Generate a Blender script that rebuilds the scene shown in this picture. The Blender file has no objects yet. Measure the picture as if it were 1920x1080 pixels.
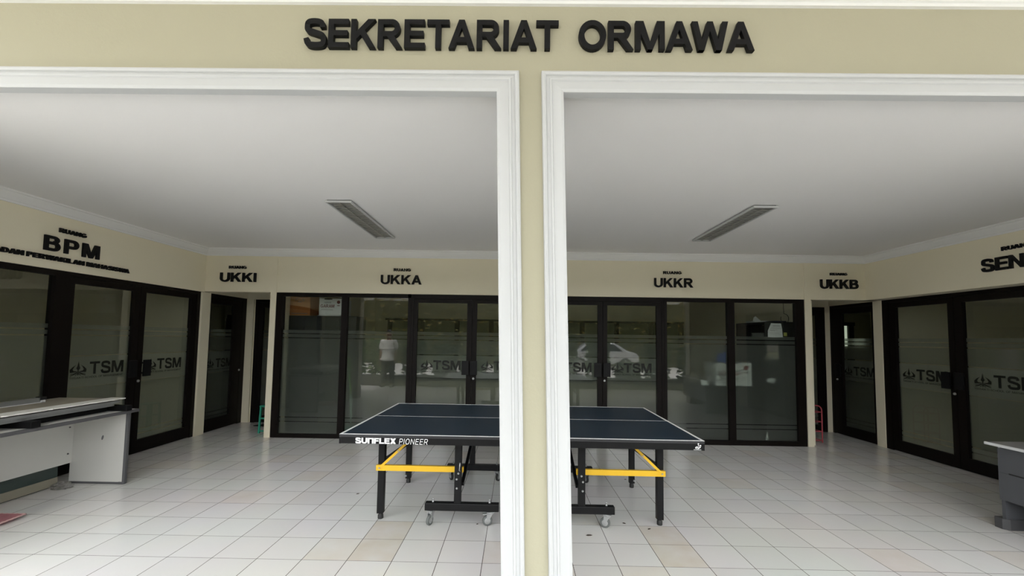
import bpy, bmesh, math, random
from math import pi, sin, cos, radians, atan2, sqrt
from mathutils import Vector, Matrix

random.seed(7)
sc = bpy.context.scene
C = sc.collection

# ------------------------------------------------------------------ camera
F_PX, CY, ROLL, PITCH, YAW, CAM_H = 777.32, 590.1, 0.0147, 0.0587, -0.0098, 1.502
cam = bpy.data.cameras.new('camera')
cam.sensor_fit = 'HORIZONTAL'
cam.sensor_width = 36.0
cam.lens = 36.0 * F_PX / 1920.0
cam.shift_y = (CY - 540.0) / 1920.0
cam.clip_start = 0.05
cam_o = bpy.data.objects.new('camera', cam)
C.objects.link(cam_o)
fwd0 = Vector((sin(YAW), cos(YAW), 0))
right = Vector((cos(YAW), -sin(YAW), 0))
fwd = fwd0 * cos(PITCH) + Vector((0, 0, 1)) * sin(PITCH)
up = right.cross(fwd)
# the picture is turned clockwise by ROLL
r2 = right * cos(ROLL) + up * sin(ROLL)
u2 = up * cos(ROLL) - right * sin(ROLL)
M = Matrix((r2, u2, -fwd)).transposed().to_4x4()
M.translation = Vector((0, 0, CAM_H))
cam_o.matrix_world = M
sc.camera = cam_o

# ------------------------------------------------------------------ light
world = bpy.data.worlds.new('overcast_sky')
sc.world = world
world.use_nodes = True
wn = world.node_tree
wn.nodes.clear()
wo = wn.nodes.new('ShaderNodeOutputWorld')
wb = wn.nodes.new('ShaderNodeBackground')
wb.inputs['Color'].default_value = (0.96, 0.98, 1.0, 1)
# overcast sky, brightest in a broad patch behind the viewer where the sun stands behind the cloud
SKY_BASE, SKY_PATCH, SKY_POWER = 0.55, 4.6, 3.0
patch_dir = Vector((0.05, -1.0, 0.9)).normalized()
wg = wn.nodes.new('ShaderNodeTexCoord')
wd = wn.nodes.new('ShaderNodeVectorMath'); wd.operation = 'DOT_PRODUCT'
wd.inputs[1].default_value = patch_dir
wn.links.new(wg.outputs['Generated'], wd.inputs[0])
wm = wn.nodes.new('ShaderNodeMath'); wm.operation = 'MAXIMUM'; wm.inputs[1].default_value = 0.0
wn.links.new(wd.outputs['Value'], wm.inputs[0])
wp = wn.nodes.new('ShaderNodeMath'); wp.operation = 'POWER'; wp.inputs[1].default_value = SKY_POWER
wn.links.new(wm.outputs[0], wp.inputs[0])
ws = wn.nodes.new('ShaderNodeMath'); ws.operation = 'MULTIPLY_ADD'
ws.inputs[1].default_value = SKY_PATCH; ws.inputs[2].default_value = SKY_BASE
wn.links.new(wp.outputs[0], ws.inputs[0])
wn.links.new(ws.outputs[0], wb.inputs['Strength'])
wn.links.new(wb.outputs[0], wo.inputs[0])

sun = bpy.data.lights.new('hazy_sun', 'SUN')
sun.energy = 7.5
sun.angle = radians(20)
sun.color = (1.0, 0.97, 0.92)
sun_o = bpy.data.objects.new('hazy_sun', sun)
C.objects.link(sun_o)
# high, from behind the building: it lights the ground outside, not the facade
sun_o.rotation_euler = Vector((0.15, 0.40, 1.0)).to_track_quat('Z', 'Y').to_euler()
sun_o.location = (0, 0, 12)

sc.view_settings.view_transform = 'Standard'
sc.view_settings.look = 'None'
sc.view_settings.gamma = 1.0
sc.view_settings.use_curve_mapping = False
sc.view_settings.exposure = 0.91

# ------------------------------------------------------------------ materials
def nodes_of(name):
    m = bpy.data.materials.new(name)
    m.use_nodes = True
    nt = m.node_tree
    nt.nodes.clear()
    out = nt.nodes.new('ShaderNodeOutputMaterial')
    return m, nt, out

def mat(name, col, rough=0.6, metal=0.0, var=0.06, scale=8.0, bump=0.0, bscale=60.0, spec=0.5, transmission=0.0, wear=None):
    m, nt, out = nodes_of(name)
    p = nt.nodes.new('ShaderNodeBsdfPrincipled')
    tc = nt.nodes.new('ShaderNodeTexCoord')
    nz = nt.nodes.new('ShaderNodeTexNoise')
    nz.inputs['Scale'].default_value = scale
    nz.inputs['Detail'].default_value = 5
    nt.links.new(tc.outputs['Object'], nz.inputs['Vector'])
    mx = nt.nodes.new('ShaderNodeMix')
    mx.data_type = 'RGBA'
    lo = tuple(max(0, c * (1 - var)) for c in col)
    hi = tuple(min(1, c * (1 + var)) for c in col)
    if wear:
        lo = wear
    mx.inputs['A'].default_value = (*lo, 1)
    mx.inputs['B'].default_value = (*hi, 1)
    nt.links.new(nz.outputs['Fac'], mx.inputs['Factor'])
    nt.links.new(mx.outputs['Result'], p.inputs['Base Color'])
    p.inputs['Roughness'].default_value = rough
    p.inputs['Metallic'].default_value = metal
    p.inputs['Specular IOR Level'].default_value = spec
    p.inputs['Transmission Weight'].default_value = transmission
    if bump > 0:
        n2 = nt.nodes.new('ShaderNodeTexNoise')
        n2.inputs['Scale'].default_value = bscale
        n2.inputs['Detail'].default_value = 3
        nt.links.new(tc.outputs['Object'], n2.inputs['Vector'])
        b = nt.nodes.new('ShaderNodeBump')
        b.inputs['Strength'].default_value = bump
        b.inputs['Distance'].default_value = 0.004
        nt.links.new(n2.outputs['Fac'], b.inputs['Height'])
        nt.links.new(b.outputs[0], p.inputs['Normal'])
    nt.links.new(p.outputs[0], out.inputs[0])
    return m

CREAM = mat('cream_paint_lit', (0.84, 0.78, 0.60), 0.75, var=0.025, scale=1.2, bump=0.12, bscale=90)  # same cream as the facade, lightened to brighten the dim inside walls
CREAM_SHADED = mat('cream_paint_shaded', (0.435, 0.412, 0.30), 0.8, var=0.03, scale=1.2, bump=0.2, bscale=70)  # same cream as inside, the facade's shade darkened into the colour
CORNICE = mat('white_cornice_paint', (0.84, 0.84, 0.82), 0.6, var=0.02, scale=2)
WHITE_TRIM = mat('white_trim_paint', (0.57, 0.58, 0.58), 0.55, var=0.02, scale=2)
CEIL = mat('ceiling_paint', (0.87, 0.86, 0.85), 0.9, var=0.015, scale=0.8)
FRAME = mat('dark_bronze_aluminium', (0.0075, 0.0055, 0.0045), 0.45, var=0.15, scale=5, spec=0.13)
BLACK_LETTER = mat('black_acrylic', (0.006, 0.006, 0.0065), 0.5, var=0.1, spec=0.2)
BLACK_STEEL = mat('black_powder_coat', (0.006, 0.006, 0.0065), 0.45, var=0.12, spec=0.22)
YELLOW = mat('yellow_powder_coat', (0.83, 0.50, 0.02), 0.42, var=0.06)
BLUE_TOP = mat('dark_blue_table_paint', (0.007, 0.020, 0.038), 0.45, var=0.1, scale=3, spec=0.22)
WHITE_LINE = mat('white_line_paint', (0.85, 0.86, 0.86), 0.5, var=0.02)
ZINC = mat('zinc_plated_steel', (0.46, 0.47, 0.47), 0.38, 0.6, var=0.08)
GREY_RUBBER = mat('grey_rubber', (0.125, 0.135, 0.13), 0.6, var=0.08)
BLACK_RUBBER = mat('black_rubber', (0.015, 0.015, 0.015), 0.6)
WHITE_PLASTIC = mat('white_plastic', (0.75, 0.76, 0.76), 0.4)
LAMINATE = mat('pale_grey_laminate', (0.66, 0.655, 0.62), 0.45, var=0.05, scale=4)
DARK_EDGE = mat('dark_grey_edging', (0.10, 0.10, 0.105), 0.45)
GREY_STEEL = mat('grey_office_steel', (0.098, 0.102, 0.112), 0.45, var=0.05)
DARK_GREY_STEEL = mat('dark_grey_plinth', (0.075, 0.075, 0.08), 0.5)
BOARD = mat('worn_brown_board', (0.33, 0.30, 0.24), 0.7, var=0.2, scale=14)
TORN = mat('torn_white_laminate', (0.80, 0.79, 0.74), 0.7, var=0.1, scale=30)
ALU = mat('dull_aluminium', (0.33, 0.34, 0.34), 0.4, 0.5, var=0.08)
GREEN_PAINT = mat('green_painted_metal', (0.03, 0.30, 0.20), 0.45)
PINK_PAINT = mat('pink_painted_metal', (0.62, 0.11, 0.14), 0.45)
PINK_MAT = mat('pink_woven_mat', (0.42, 0.17, 0.19), 0.95, var=0.25, scale=60, bump=0.5, bscale=300)
PINK_EDGE = mat('pale_pink_binding', (0.66, 0.42, 0.40), 0.9)
DARK_MAT = mat('black_doormat', (0.010, 0.010, 0.010), 0.95)
CARD_BROWN = mat('brown_cardboard', (0.50, 0.24, 0.09), 0.85, var=0.12, scale=10)
CARD_DARK = mat('orange_brown_print', (0.34, 0.12, 0.03), 0.85, var=0.12)
CARD_WHITE = mat('white_cardboard', (0.80, 0.81, 0.81), 0.7, var=0.03)
RED_PRINT = mat('dark_red_ink', (0.16, 0.02, 0.02), 0.7)
GREY_PRINT = mat('grey_ink', (0.17, 0.17, 0.18), 0.7)
GREEN_PLASTIC = mat('green_plastic', (0.13, 0.42, 0.03), 0.4)
PALE_GREEN = mat('pale_green_plastic', (0.36, 0.55, 0.46), 0.45)
BLUE_PLASTIC = mat('blue_plastic_bag', (0.02, 0.12, 0.60), 0.45)
PAPER = mat('white_paper', (0.80, 0.82, 0.82), 0.8, var=0.03)
YELLOWISH = mat('yellow_green_label', (0.45, 0.45, 0.12), 0.6)
DARK_CABINET = mat('dark_grey_cabinet', (0.018, 0.020, 0.020), 0.5, var=0.1)
CAB_GREEN = mat('greenish_grey_cabinet', (0.035, 0.040, 0.030), 0.5, var=0.1)
ROOM_FLOOR = mat('office_floor', (0.50, 0.49, 0.46), 0.3)
SKIN = mat('skin', (0.36, 0.20, 0.13), 0.55)
SHIRT = mat('white_shirt_cloth', (0.85, 0.85, 0.84), 0.85, var=0.05)
TROUSER = mat('dark_trouser_cloth', (0.03, 0.03, 0.035), 0.85)
HAIR = mat('black_hair', (0.012, 0.010, 0.009), 0.6)
SHOE = mat('black_shoe_leather', (0.015, 0.013, 0.012), 0.4)
LEAF = mat('hedge_leaf', (0.11, 0.14, 0.035), 0.7, var=0.5, scale=0.9, wear=(0.19, 0.085, 0.03))
LEAF2 = mat('shrub_leaf', (0.07, 0.14, 0.03), 0.6, var=0.6, scale=9)
CONCRETE = mat('pale_concrete', (0.46, 0.45, 0.42), 0.85, var=0.1, scale=1.2)
ASPHALT = mat('pale_paving', (0.50, 0.49, 0.47), 0.9, var=0.1, scale=0.7)
PLANTER = mat('dark_planter_stone', (0.12, 0.12, 0.11), 0.8, var=0.2)
KERB_YELLOW = mat('yellow_kerb_paint', (0.60, 0.42, 0.03), 0.7)
CAR_PAINT = mat('silver_car_paint', (0.62, 0.64, 0.66), 0.25, 0.5, var=0.03)
CAR_GLASS = mat('dark_car_glass', (0.02, 0.025, 0.03), 0.08)
TYRE = mat('tyre_rubber', (0.02, 0.02, 0.02), 0.8)
LOUVRE = mat('dull_louvre_metal', (0.30, 0.30, 0.28), 0.35, 0.6, var=0.15, scale=25)

def tile_material():
    m, nt, out = nodes_of('pale_glazed_floor_tiles')
    N, L = nt.nodes, nt.links
    p = N.new('ShaderNodeBsdfPrincipled')
    g = N.new('ShaderNodeNewGeometry')
    sx = N.new('ShaderNodeSeparateXYZ')
    L.new(g.outputs['Position'], sx.inputs[0])
    S = 0.3039
    def math_(op, a, b=None):
        n = N.new('ShaderNodeMath'); n.operation = op
        for k, v in enumerate((a, b)):
            if v is None: continue
            if isinstance(v, (int, float)): n.inputs[k].default_value = v
            else: L.new(v, n.inputs[k])
        return n.outputs[0]
    cells, masks = [], []
    for ax, off, w in ((0, -0.5082, 0.0043), (1, 2.8681, 0.0032)):
        t = math_('DIVIDE', math_('SUBTRACT', sx.outputs[ax], off), S)
        fl = math_('FLOOR', t)
        fr = math_('SUBTRACT', t, fl)
        d = math_('MINIMUM', fr, math_('SUBTRACT', 1.0, fr))
        masks.append(math_('LESS_THAN', d, w / S / 2))
        cells.append(fl)
    grout = math_('MAXIMUM', masks[0], masks[1])
    cx = N.new('ShaderNodeCombineXYZ')
    L.new(cells[0], cx.inputs[0]); L.new(cells[1], cx.inputs[1])
    wn_ = N.new('ShaderNodeTexWhiteNoise'); wn_.noise_dimensions = '2D'
    L.new(cx.outputs[0], wn_.inputs['Vector'])
    # base tint, a little different tile by tile
    mx = N.new('ShaderNodeMix'); mx.data_type = 'RGBA'
    mx.inputs['A'].default_value = (0.76, 0.75, 0.735, 1)
    mx.inputs['B'].default_value = (0.82, 0.815, 0.80, 1)
    L.new(wn_.outputs['Value'], mx.inputs['Factor'])
    # tiles stained beige: two columns near the front, and odd ones further in
    col_l = math_('COMPARE', cells[0], -2.0); 
    colr = math_('COMPARE', cells[0], 5.0)
    for o in (col_l, colr):
        o.node.inputs[2].default_value = 0.1
    rows = math_('MULTIPLY', math_('LESS_THAN', cells[1], 1.5), math_('GREATER_THAN', cells[1], -0.5))
    st = math_('MULTIPLY', math_('MAXIMUM', col_l, colr), rows)
    odd = math_('MULTIPLY', math_('GREATER_THAN', wn_.outputs['Value'], 0.93), 0.6)
    nz = N.new('ShaderNodeTexNoise'); nz.inputs['Scale'].default_value = 5; nz.inputs['Detail'].default_value = 4
    L.new(g.outputs['Position'], nz.inputs['Vector'])
    stf = math_('MULTIPLY', math_('MAXIMUM', st, odd), math_('MULTIPLY', nz.outputs['Fac'], 0.8))
    m2 = N.new('ShaderNodeMix'); m2.data_type = 'RGBA'
    m2.inputs['B'].default_value = (0.64, 0.54, 0.40, 1)
    L.new(mx.outputs['Result'], m2.inputs['A']); L.new(stf, m2.inputs['Factor'])
    # speckle dirt
    n3 = N.new('ShaderNodeTexNoise'); n3.inputs['Scale'].default_value = 1.3; n3.inputs['Detail'].default_value = 6
    L.new(g.outputs['Position'], n3.inputs['Vector'])
    m4 = N.new('ShaderNodeMix'); m4.data_type = 'RGBA'; m4.blend_type = 'MULTIPLY'
    m4.inputs['Factor'].default_value = 0.12
    L.new(m2.outputs['Result'], m4.inputs['A']); L.new(n3.outputs['Color'], m4.inputs['B'])
    m3 = N.new('ShaderNodeMix'); m3.data_type = 'RGBA'
    m3.inputs['B'].default_value = (0.085, 0.07, 0.065, 1)
    L.new(m4.outputs['Result'], m3.inputs['A']); L.new(grout, m3.inputs['Factor'])
    L.new(m3.outputs['Result'], p.inputs['Base Color'])
    p.inputs['Roughness'].default_value = 0.17
    p.inputs['Specular IOR Level'].default_value = 0.45
    b = N.new('ShaderNodeBump'); b.inputs['Strength'].default_value = 0.08; b.inputs['Distance'].default_value = 0.01
    n4 = N.new('ShaderNodeTexNoise'); n4.inputs['Scale'].default_value = 9
    L.new(g.outputs['Position'], n4.inputs['Vector']); L.new(n4.outputs['Fac'], b.inputs['Height'])
    L.new(b.outputs[0], p.inputs['Normal'])
    L.new(p.outputs[0], out.inputs[0])
    return m
TILES = tile_material()

def glass_material():
    m, nt, out = nodes_of('clear_float_glass')
    tr = nt.nodes.new('ShaderNodeBsdfTransparent')
    tr.inputs[0].default_value = (0.90, 0.92, 0.90, 1)
    gl = nt.nodes.new('ShaderNodeBsdfGlossy')
    gl.inputs['Roughness'].default_value = 0.0
    fr = nt.nodes.new('ShaderNodeFresnel'); fr.inputs['IOR'].default_value = 1.5
    # each pane mirrors on the face turned to the ray; the far face only lets light through
    ge = nt.nodes.new('ShaderNodeNewGeometry')
    iv = nt.nodes.new('ShaderNodeMath'); iv.operation = 'MULTIPLY_ADD'; iv.inputs[1].default_value = -1.9; iv.inputs[2].default_value = 1.9
    nt.links.new(ge.outputs['Backfacing'], iv.inputs[0])
    fm = nt.nodes.new('ShaderNodeMath'); fm.operation = 'MULTIPLY'; fm.use_clamp = True
    nt.links.new(fr.outputs[0], fm.inputs[0]); nt.links.new(iv.outputs[0], fm.inputs[1])
    mx = nt.nodes.new('ShaderNodeMixShader')
    nt.links.new(fm.outputs[0], mx.inputs[0]); nt.links.new(tr.outputs[0], mx.inputs[1]); nt.links.new(gl.outputs[0], mx.inputs[2])
    nt.links.new(mx.outputs[0], out.inputs[0])
    return m
GLASS = glass_material()

def film_material(name, diffuse, clear):
    m, nt, out = nodes_of(name)
    df = nt.nodes.new('ShaderNodeBsdfDiffuse'); df.inputs[0].default_value = (0.62, 0.64, 0.60, 1)
    rf = nt.nodes.new('ShaderNodeBsdfRefraction'); rf.inputs['IOR'].default_value = 1.06
    rf.inputs['Roughness'].default_value = 0.28
    rf.inputs[0].default_value = (0.85, 0.87, 0.85, 1)
    tr = nt.nodes.new('ShaderNodeBsdfTransparent')
    tc = nt.nodes.new('ShaderNodeTexCoord')
    nz = nt.nodes.new('ShaderNodeTexNoise'); nz.inputs['Scale'].default_value = 3
    nt.links.new(tc.outputs['Object'], nz.inputs['Vector'])
    mr = nt.nodes.new('ShaderNodeMapRange')
    mr.inputs['To Min'].default_value = diffuse * 0.9; mr.inputs['To Max'].default_value = diffuse * 1.1
    nt.links.new(nz.outputs['Fac'], mr.inputs['Value'])
    m1 = nt.nodes.new('ShaderNodeMixShader'); m1.inputs[0].default_value = clear
    nt.links.new(rf.outputs[0], m1.inputs[1]); nt.links.new(tr.outputs[0], m1.inputs[2])
    m2 = nt.nodes.new('ShaderNodeMixShader')
    nt.links.new(mr.outputs[0], m2.inputs[0]); nt.links.new(m1.outputs[0], m2.inputs[1]); nt.links.new(df.outputs[0], m2.inputs[2])
    nt.links.new(m2.outputs[0], out.inputs[0])
    return m
FILM = film_material('frosted_window_film', 0.065, 0.38)
FILM_BAND = film_material('frosted_logo_band', 0.135, 0.28)
LOGO_CUT = mat('dark_cut_out_lettering', (0.018, 0.019, 0.016), 0.5, spec=0.2)  # opaque decal; the dimness seen through clear letters is put into its colour

def daylight_material(name, lo, hi):
    m, nt, out = nodes_of(name)
    e = nt.nodes.new('ShaderNodeEmission'); e.inputs[0].default_value = (0.80, 0.90, 0.70, 1); e.inputs[1].default_value = 0.55
    tc = nt.nodes.new('ShaderNodeTexCoord'); nz = nt.nodes.new('ShaderNodeTexNoise'); nz.inputs['Scale'].default_value = 2
    nt.links.new(tc.outputs['Object'], nz.inputs['Vector'])
    mr = nt.nodes.new('ShaderNodeMapRange'); mr.inputs['To Min'].default_value = lo; mr.inputs['To Max'].default_value = hi
    nt.links.new(nz.outputs['Fac'], mr.inputs['Value']); nt.links.new(mr.outputs[0], e.inputs[1])
    nt.links.new(e.outputs[0], out.inputs[0])
    return m
DAYLIT = daylight_material('daylit_far_window', 0.26, 0.36)
DIMLIT = daylight_material('shaded_far_window', 0.05, 0.07)

def clear_plastic():
    m, nt, out = nodes_of('clear_crumpled_plastic')
    tr = nt.nodes.new('ShaderNodeBsdfTransparent'); gl = nt.nodes.new('ShaderNodeBsdfGlossy')
    gl.inputs['Roughness'].default_value = 0.15
    df = nt.nodes.new('ShaderNodeBsdfDiffuse'); df.inputs[0].default_value = (0.35, 0.32, 0.30, 1)
    a = nt.nodes.new('ShaderNodeMixShader'); a.inputs[0].default_value = 0.4
    nt.links.new(gl.outputs[0], a.inputs[1]); nt.links.new(df.outputs[0], a.inputs[2])
    b = nt.nodes.new('ShaderNodeMixShader'); b.inputs[0].default_value = 0.4
    nt.links.new(tr.outputs[0], b.inputs[1]); nt.links.new(a.outputs[0], b.inputs[2])
    nt.links.new(b.outputs[0], out.inputs[0])
    return m
CLEAR_PLASTIC = clear_plastic()

# ------------------------------------------------------------------ mesh helpers
def box(bm, x0, x1, y0, y1, z0, z1, bev=0.0):
    if x0 > x1: x0, x1 = x1, x0
    if y0 > y1: y0, y1 = y1, y0
    if z0 > z1: z0, z1 = z1, z0
    v = [bm.verts.new(p) for p in ((x0, y0, z0), (x1, y0, z0), (x1, y1, z0), (x0, y1, z0), (x0, y0, z1), (x1, y0, z1), (x1, y1, z1), (x0, y1, z1))]
    fs = [bm.faces.new([v[i] for i in f]) for f in ((3, 2, 1, 0), (4, 5, 6, 7), (0, 1, 5, 4), (1, 2, 6, 5), (2, 3, 7, 6), (3, 0, 4, 7))]
    if bev > 0:
        es = list({e for f in fs for e in f.edges})
        bmesh.ops.bevel(bm, geom=es, offset=bev, segments=2, affect='EDGES', profile=0.5)
    return bm

def tube(bm, p0, p1, r0, r1=None, seg=14, cap=True):
    r1 = r0 if r1 is None else r1
    p0, p1 = Vector(p0), Vector(p1)
    d = (p1 - p0)
    q = d.to_track_quat('Z', 'Y')
    ra, rb = [], []
    for k in range(seg):
        a = 2 * pi * k / seg
        ra.append(bm.verts.new(p0 + q @ Vector((r0 * cos(a), r0 * sin(a), 0))))
        rb.append(bm.verts.new(p1 + q @ Vector((r1 * cos(a), r1 * sin(a), 0))))
    for k in range(seg):
        f = bm.faces.new((ra[k], ra[(k + 1) % seg], rb[(k + 1) % seg], rb[k])); f.smooth = True
    if cap:
        bm.faces.new(list(reversed(ra))); bm.faces.new(rb)
    return bm

def bar(bm, p0, p1, w, t, upv=(0, 0, 1)):
    """rectangular bar from p0 to p1: w across, t along the up-ish direction"""
    p0, p1 = Vector(p0), Vector(p1)
    d = (p1 - p0).normalized()
    s = d.cross(Vector(upv)).normalized()
    u = s.cross(d).normalized()
    vs = []
    for p in (p0, p1):
        for a, b in ((-1, -1), (1, -1), (1, 1), (-1, 1)):
            vs.append(bm.verts.new(p + s * (a * w / 2) + u * (b * t / 2)))
    for f in ((0, 1, 2, 3), (7, 6, 5, 4), (4, 5, 1, 0), (5, 6, 2, 1), (6, 7, 3, 2), (7, 4, 0, 3)):
        bm.faces.new([vs[i] for i in f])
    bmesh.ops.recalc_face_normals(bm, faces=bm.faces)
    return bm

def path(bm, pts, r, seg=8):
    """round tube along a polyline, rings shared at the bends"""
    pts = [Vector(p) for p in pts]
    rings = []
    for i, p in enumerate(pts):
        a = pts[max(0, i - 1)]; b = pts[min(len(pts) - 1, i + 1)]
        q = (b - a).to_track_quat('Z', 'Y')
        rings.append([bm.verts.new(p + q @ Vector((r * cos(2 * pi * k / seg), r * sin(2 * pi * k / seg), 0))) for k in range(seg)])
    for i in range(len(rings) - 1):
        A, B = rings[i], rings[i + 1]
        # match the ring start to avoid twisting
        off = min(range(seg), key=lambda o: (A[0].co - B[o].co).length)
        for k in range(seg):
            f = bm.faces.new((A[k], A[(k + 1) % seg], B[(k + 1 + off) % seg], B[(k + off) % seg])); f.smooth = True
    bm.faces.new(list(reversed(rings[0]))); bm.faces.new(rings[-1])
    bmesh.ops.recalc_face_normals(bm, faces=bm.faces)
    return bm

def lathe(bm, prof, seg=20, centre=(0, 0, 0)):
    rings = []
    cx, cy, cz = centre
    for r, z in prof:
        rings.append([bm.verts.new((cx + r * cos(2 * pi * k / seg), cy + r * sin(2 * pi * k / seg), cz + z)) for k in range(seg)])
    for A, B in zip(rings, rings[1:]):
        for k in range(seg):
            f = bm.faces.new((A[k], A[(k + 1) % seg], B[(k + 1) % seg], B[k])); f.smooth = True
    if prof[0][0] > 1e-4: bm.faces.new(list(reversed(rings[0])))
    if prof[-1][0] > 1e-4: bm.faces.new(rings[-1])
    return bm

def poly(bm, pts, map_):
    return bm.faces.new([bm.verts.new(map_(*p)) for p in pts])

def new_bm(): return bmesh.new()

def obj(name, bm, m, parent=None, smooth=None):
    me = bpy.data.meshes.new(name)
    bm.to_mesh(me); bm.free()
    me.materials.append(m)
    o = bpy.data.objects.new(name, me)
    C.objects.link(o)
    if parent: o.parent = parent
    return o

def tag(o, label, cat, group=None):
    o['label'] = label; o['category'] = cat
    if group: o['group'] = group
    return o

def thing(name, label, cat, loc=(0, 0, 0), rz=0.0, group=None):
    o = bpy.data.objects.new(name, None); C.objects.link(o)
    o.empty_display_size = 0.1
    o.location = loc; o.rotation_euler = (0, 0, rz)
    return tag(o, label, cat, group)

def struct(name, bm=None, m=None, loc=None, rz=0.0):
    if bm is None:
        o = bpy.data.objects.new(name, None); C.objects.link(o)
    else:
        o = obj(name, bm, m)
    if loc is not None: o.location = loc
    o.rotation_euler = (0, 0, rz)
    o['kind'] = 'structure'
    return o

# bold sans capitals drawn as strokes ---------------------------------------------------
def _arc(cx, cy, ro, ri, a0, a1, n=14):
    """strip quads of an elliptical ring from a0 to a1 degrees"""
    out = []
    for i in range(n):
        u, v = radians(a0 + (a1 - a0) * i / n), radians(a0 + (a1 - a0) * (i + 1) / n)
        out.append([(cx + ri[0] * cos(u), cy + ri[1] * sin(u)), (cx + ro[0] * cos(u), cy + ro[1] * sin(u)),
                    (cx + ro[0] * cos(v), cy + ro[1] * sin(v)), (cx + ri[0] * cos(v), cy + ri[1] * sin(v))])
    return out
def _r(x0, y0, x1, y1): return [(x0, y0), (x1, y0), (x1, y1), (x0, y1)]
def _ribbon(pts, t):
    """smooth band of width t along a centre line"""
    fine = []
    P = [pts[0]] + pts + [pts[-1]]
    for i in range(1, len(P) - 2):
        for k in range(4):
            u = k / 4.0
            q = []
            for d in (0, 1):
                p0, p1, p2, p3 = P[i - 1][d], P[i][d], P[i + 1][d], P[i + 2][d]
                q.append(0.5 * (2 * p1 + (p2 - p0) * u + (2 * p0 - 5 * p1 + 4 * p2 - p3) * u * u + (3 * p1 - p0 - 3 * p2 + p3) * u ** 3))
            fine.append(tuple(q))
    fine.append(pts[-1])
    L, R = [], []
    for i, p in enumerate(fine):
        a = fine[max(0, i - 1)]; b = fine[min(len(fine) - 1, i + 1)]
        dx, dy = b[0] - a[0], b[1] - a[1]; n = sqrt(dx * dx + dy * dy) or 1
        L.append((p[0] - dy / n * t / 2, p[1] + dx / n * t / 2)); R.append((p[0] + dy / n * t / 2, p[1] - dx / n * t / 2))
    return [[R[i], R[i + 1], L[i + 1], L[i]] for i in range(len(fine) - 1)]

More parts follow.
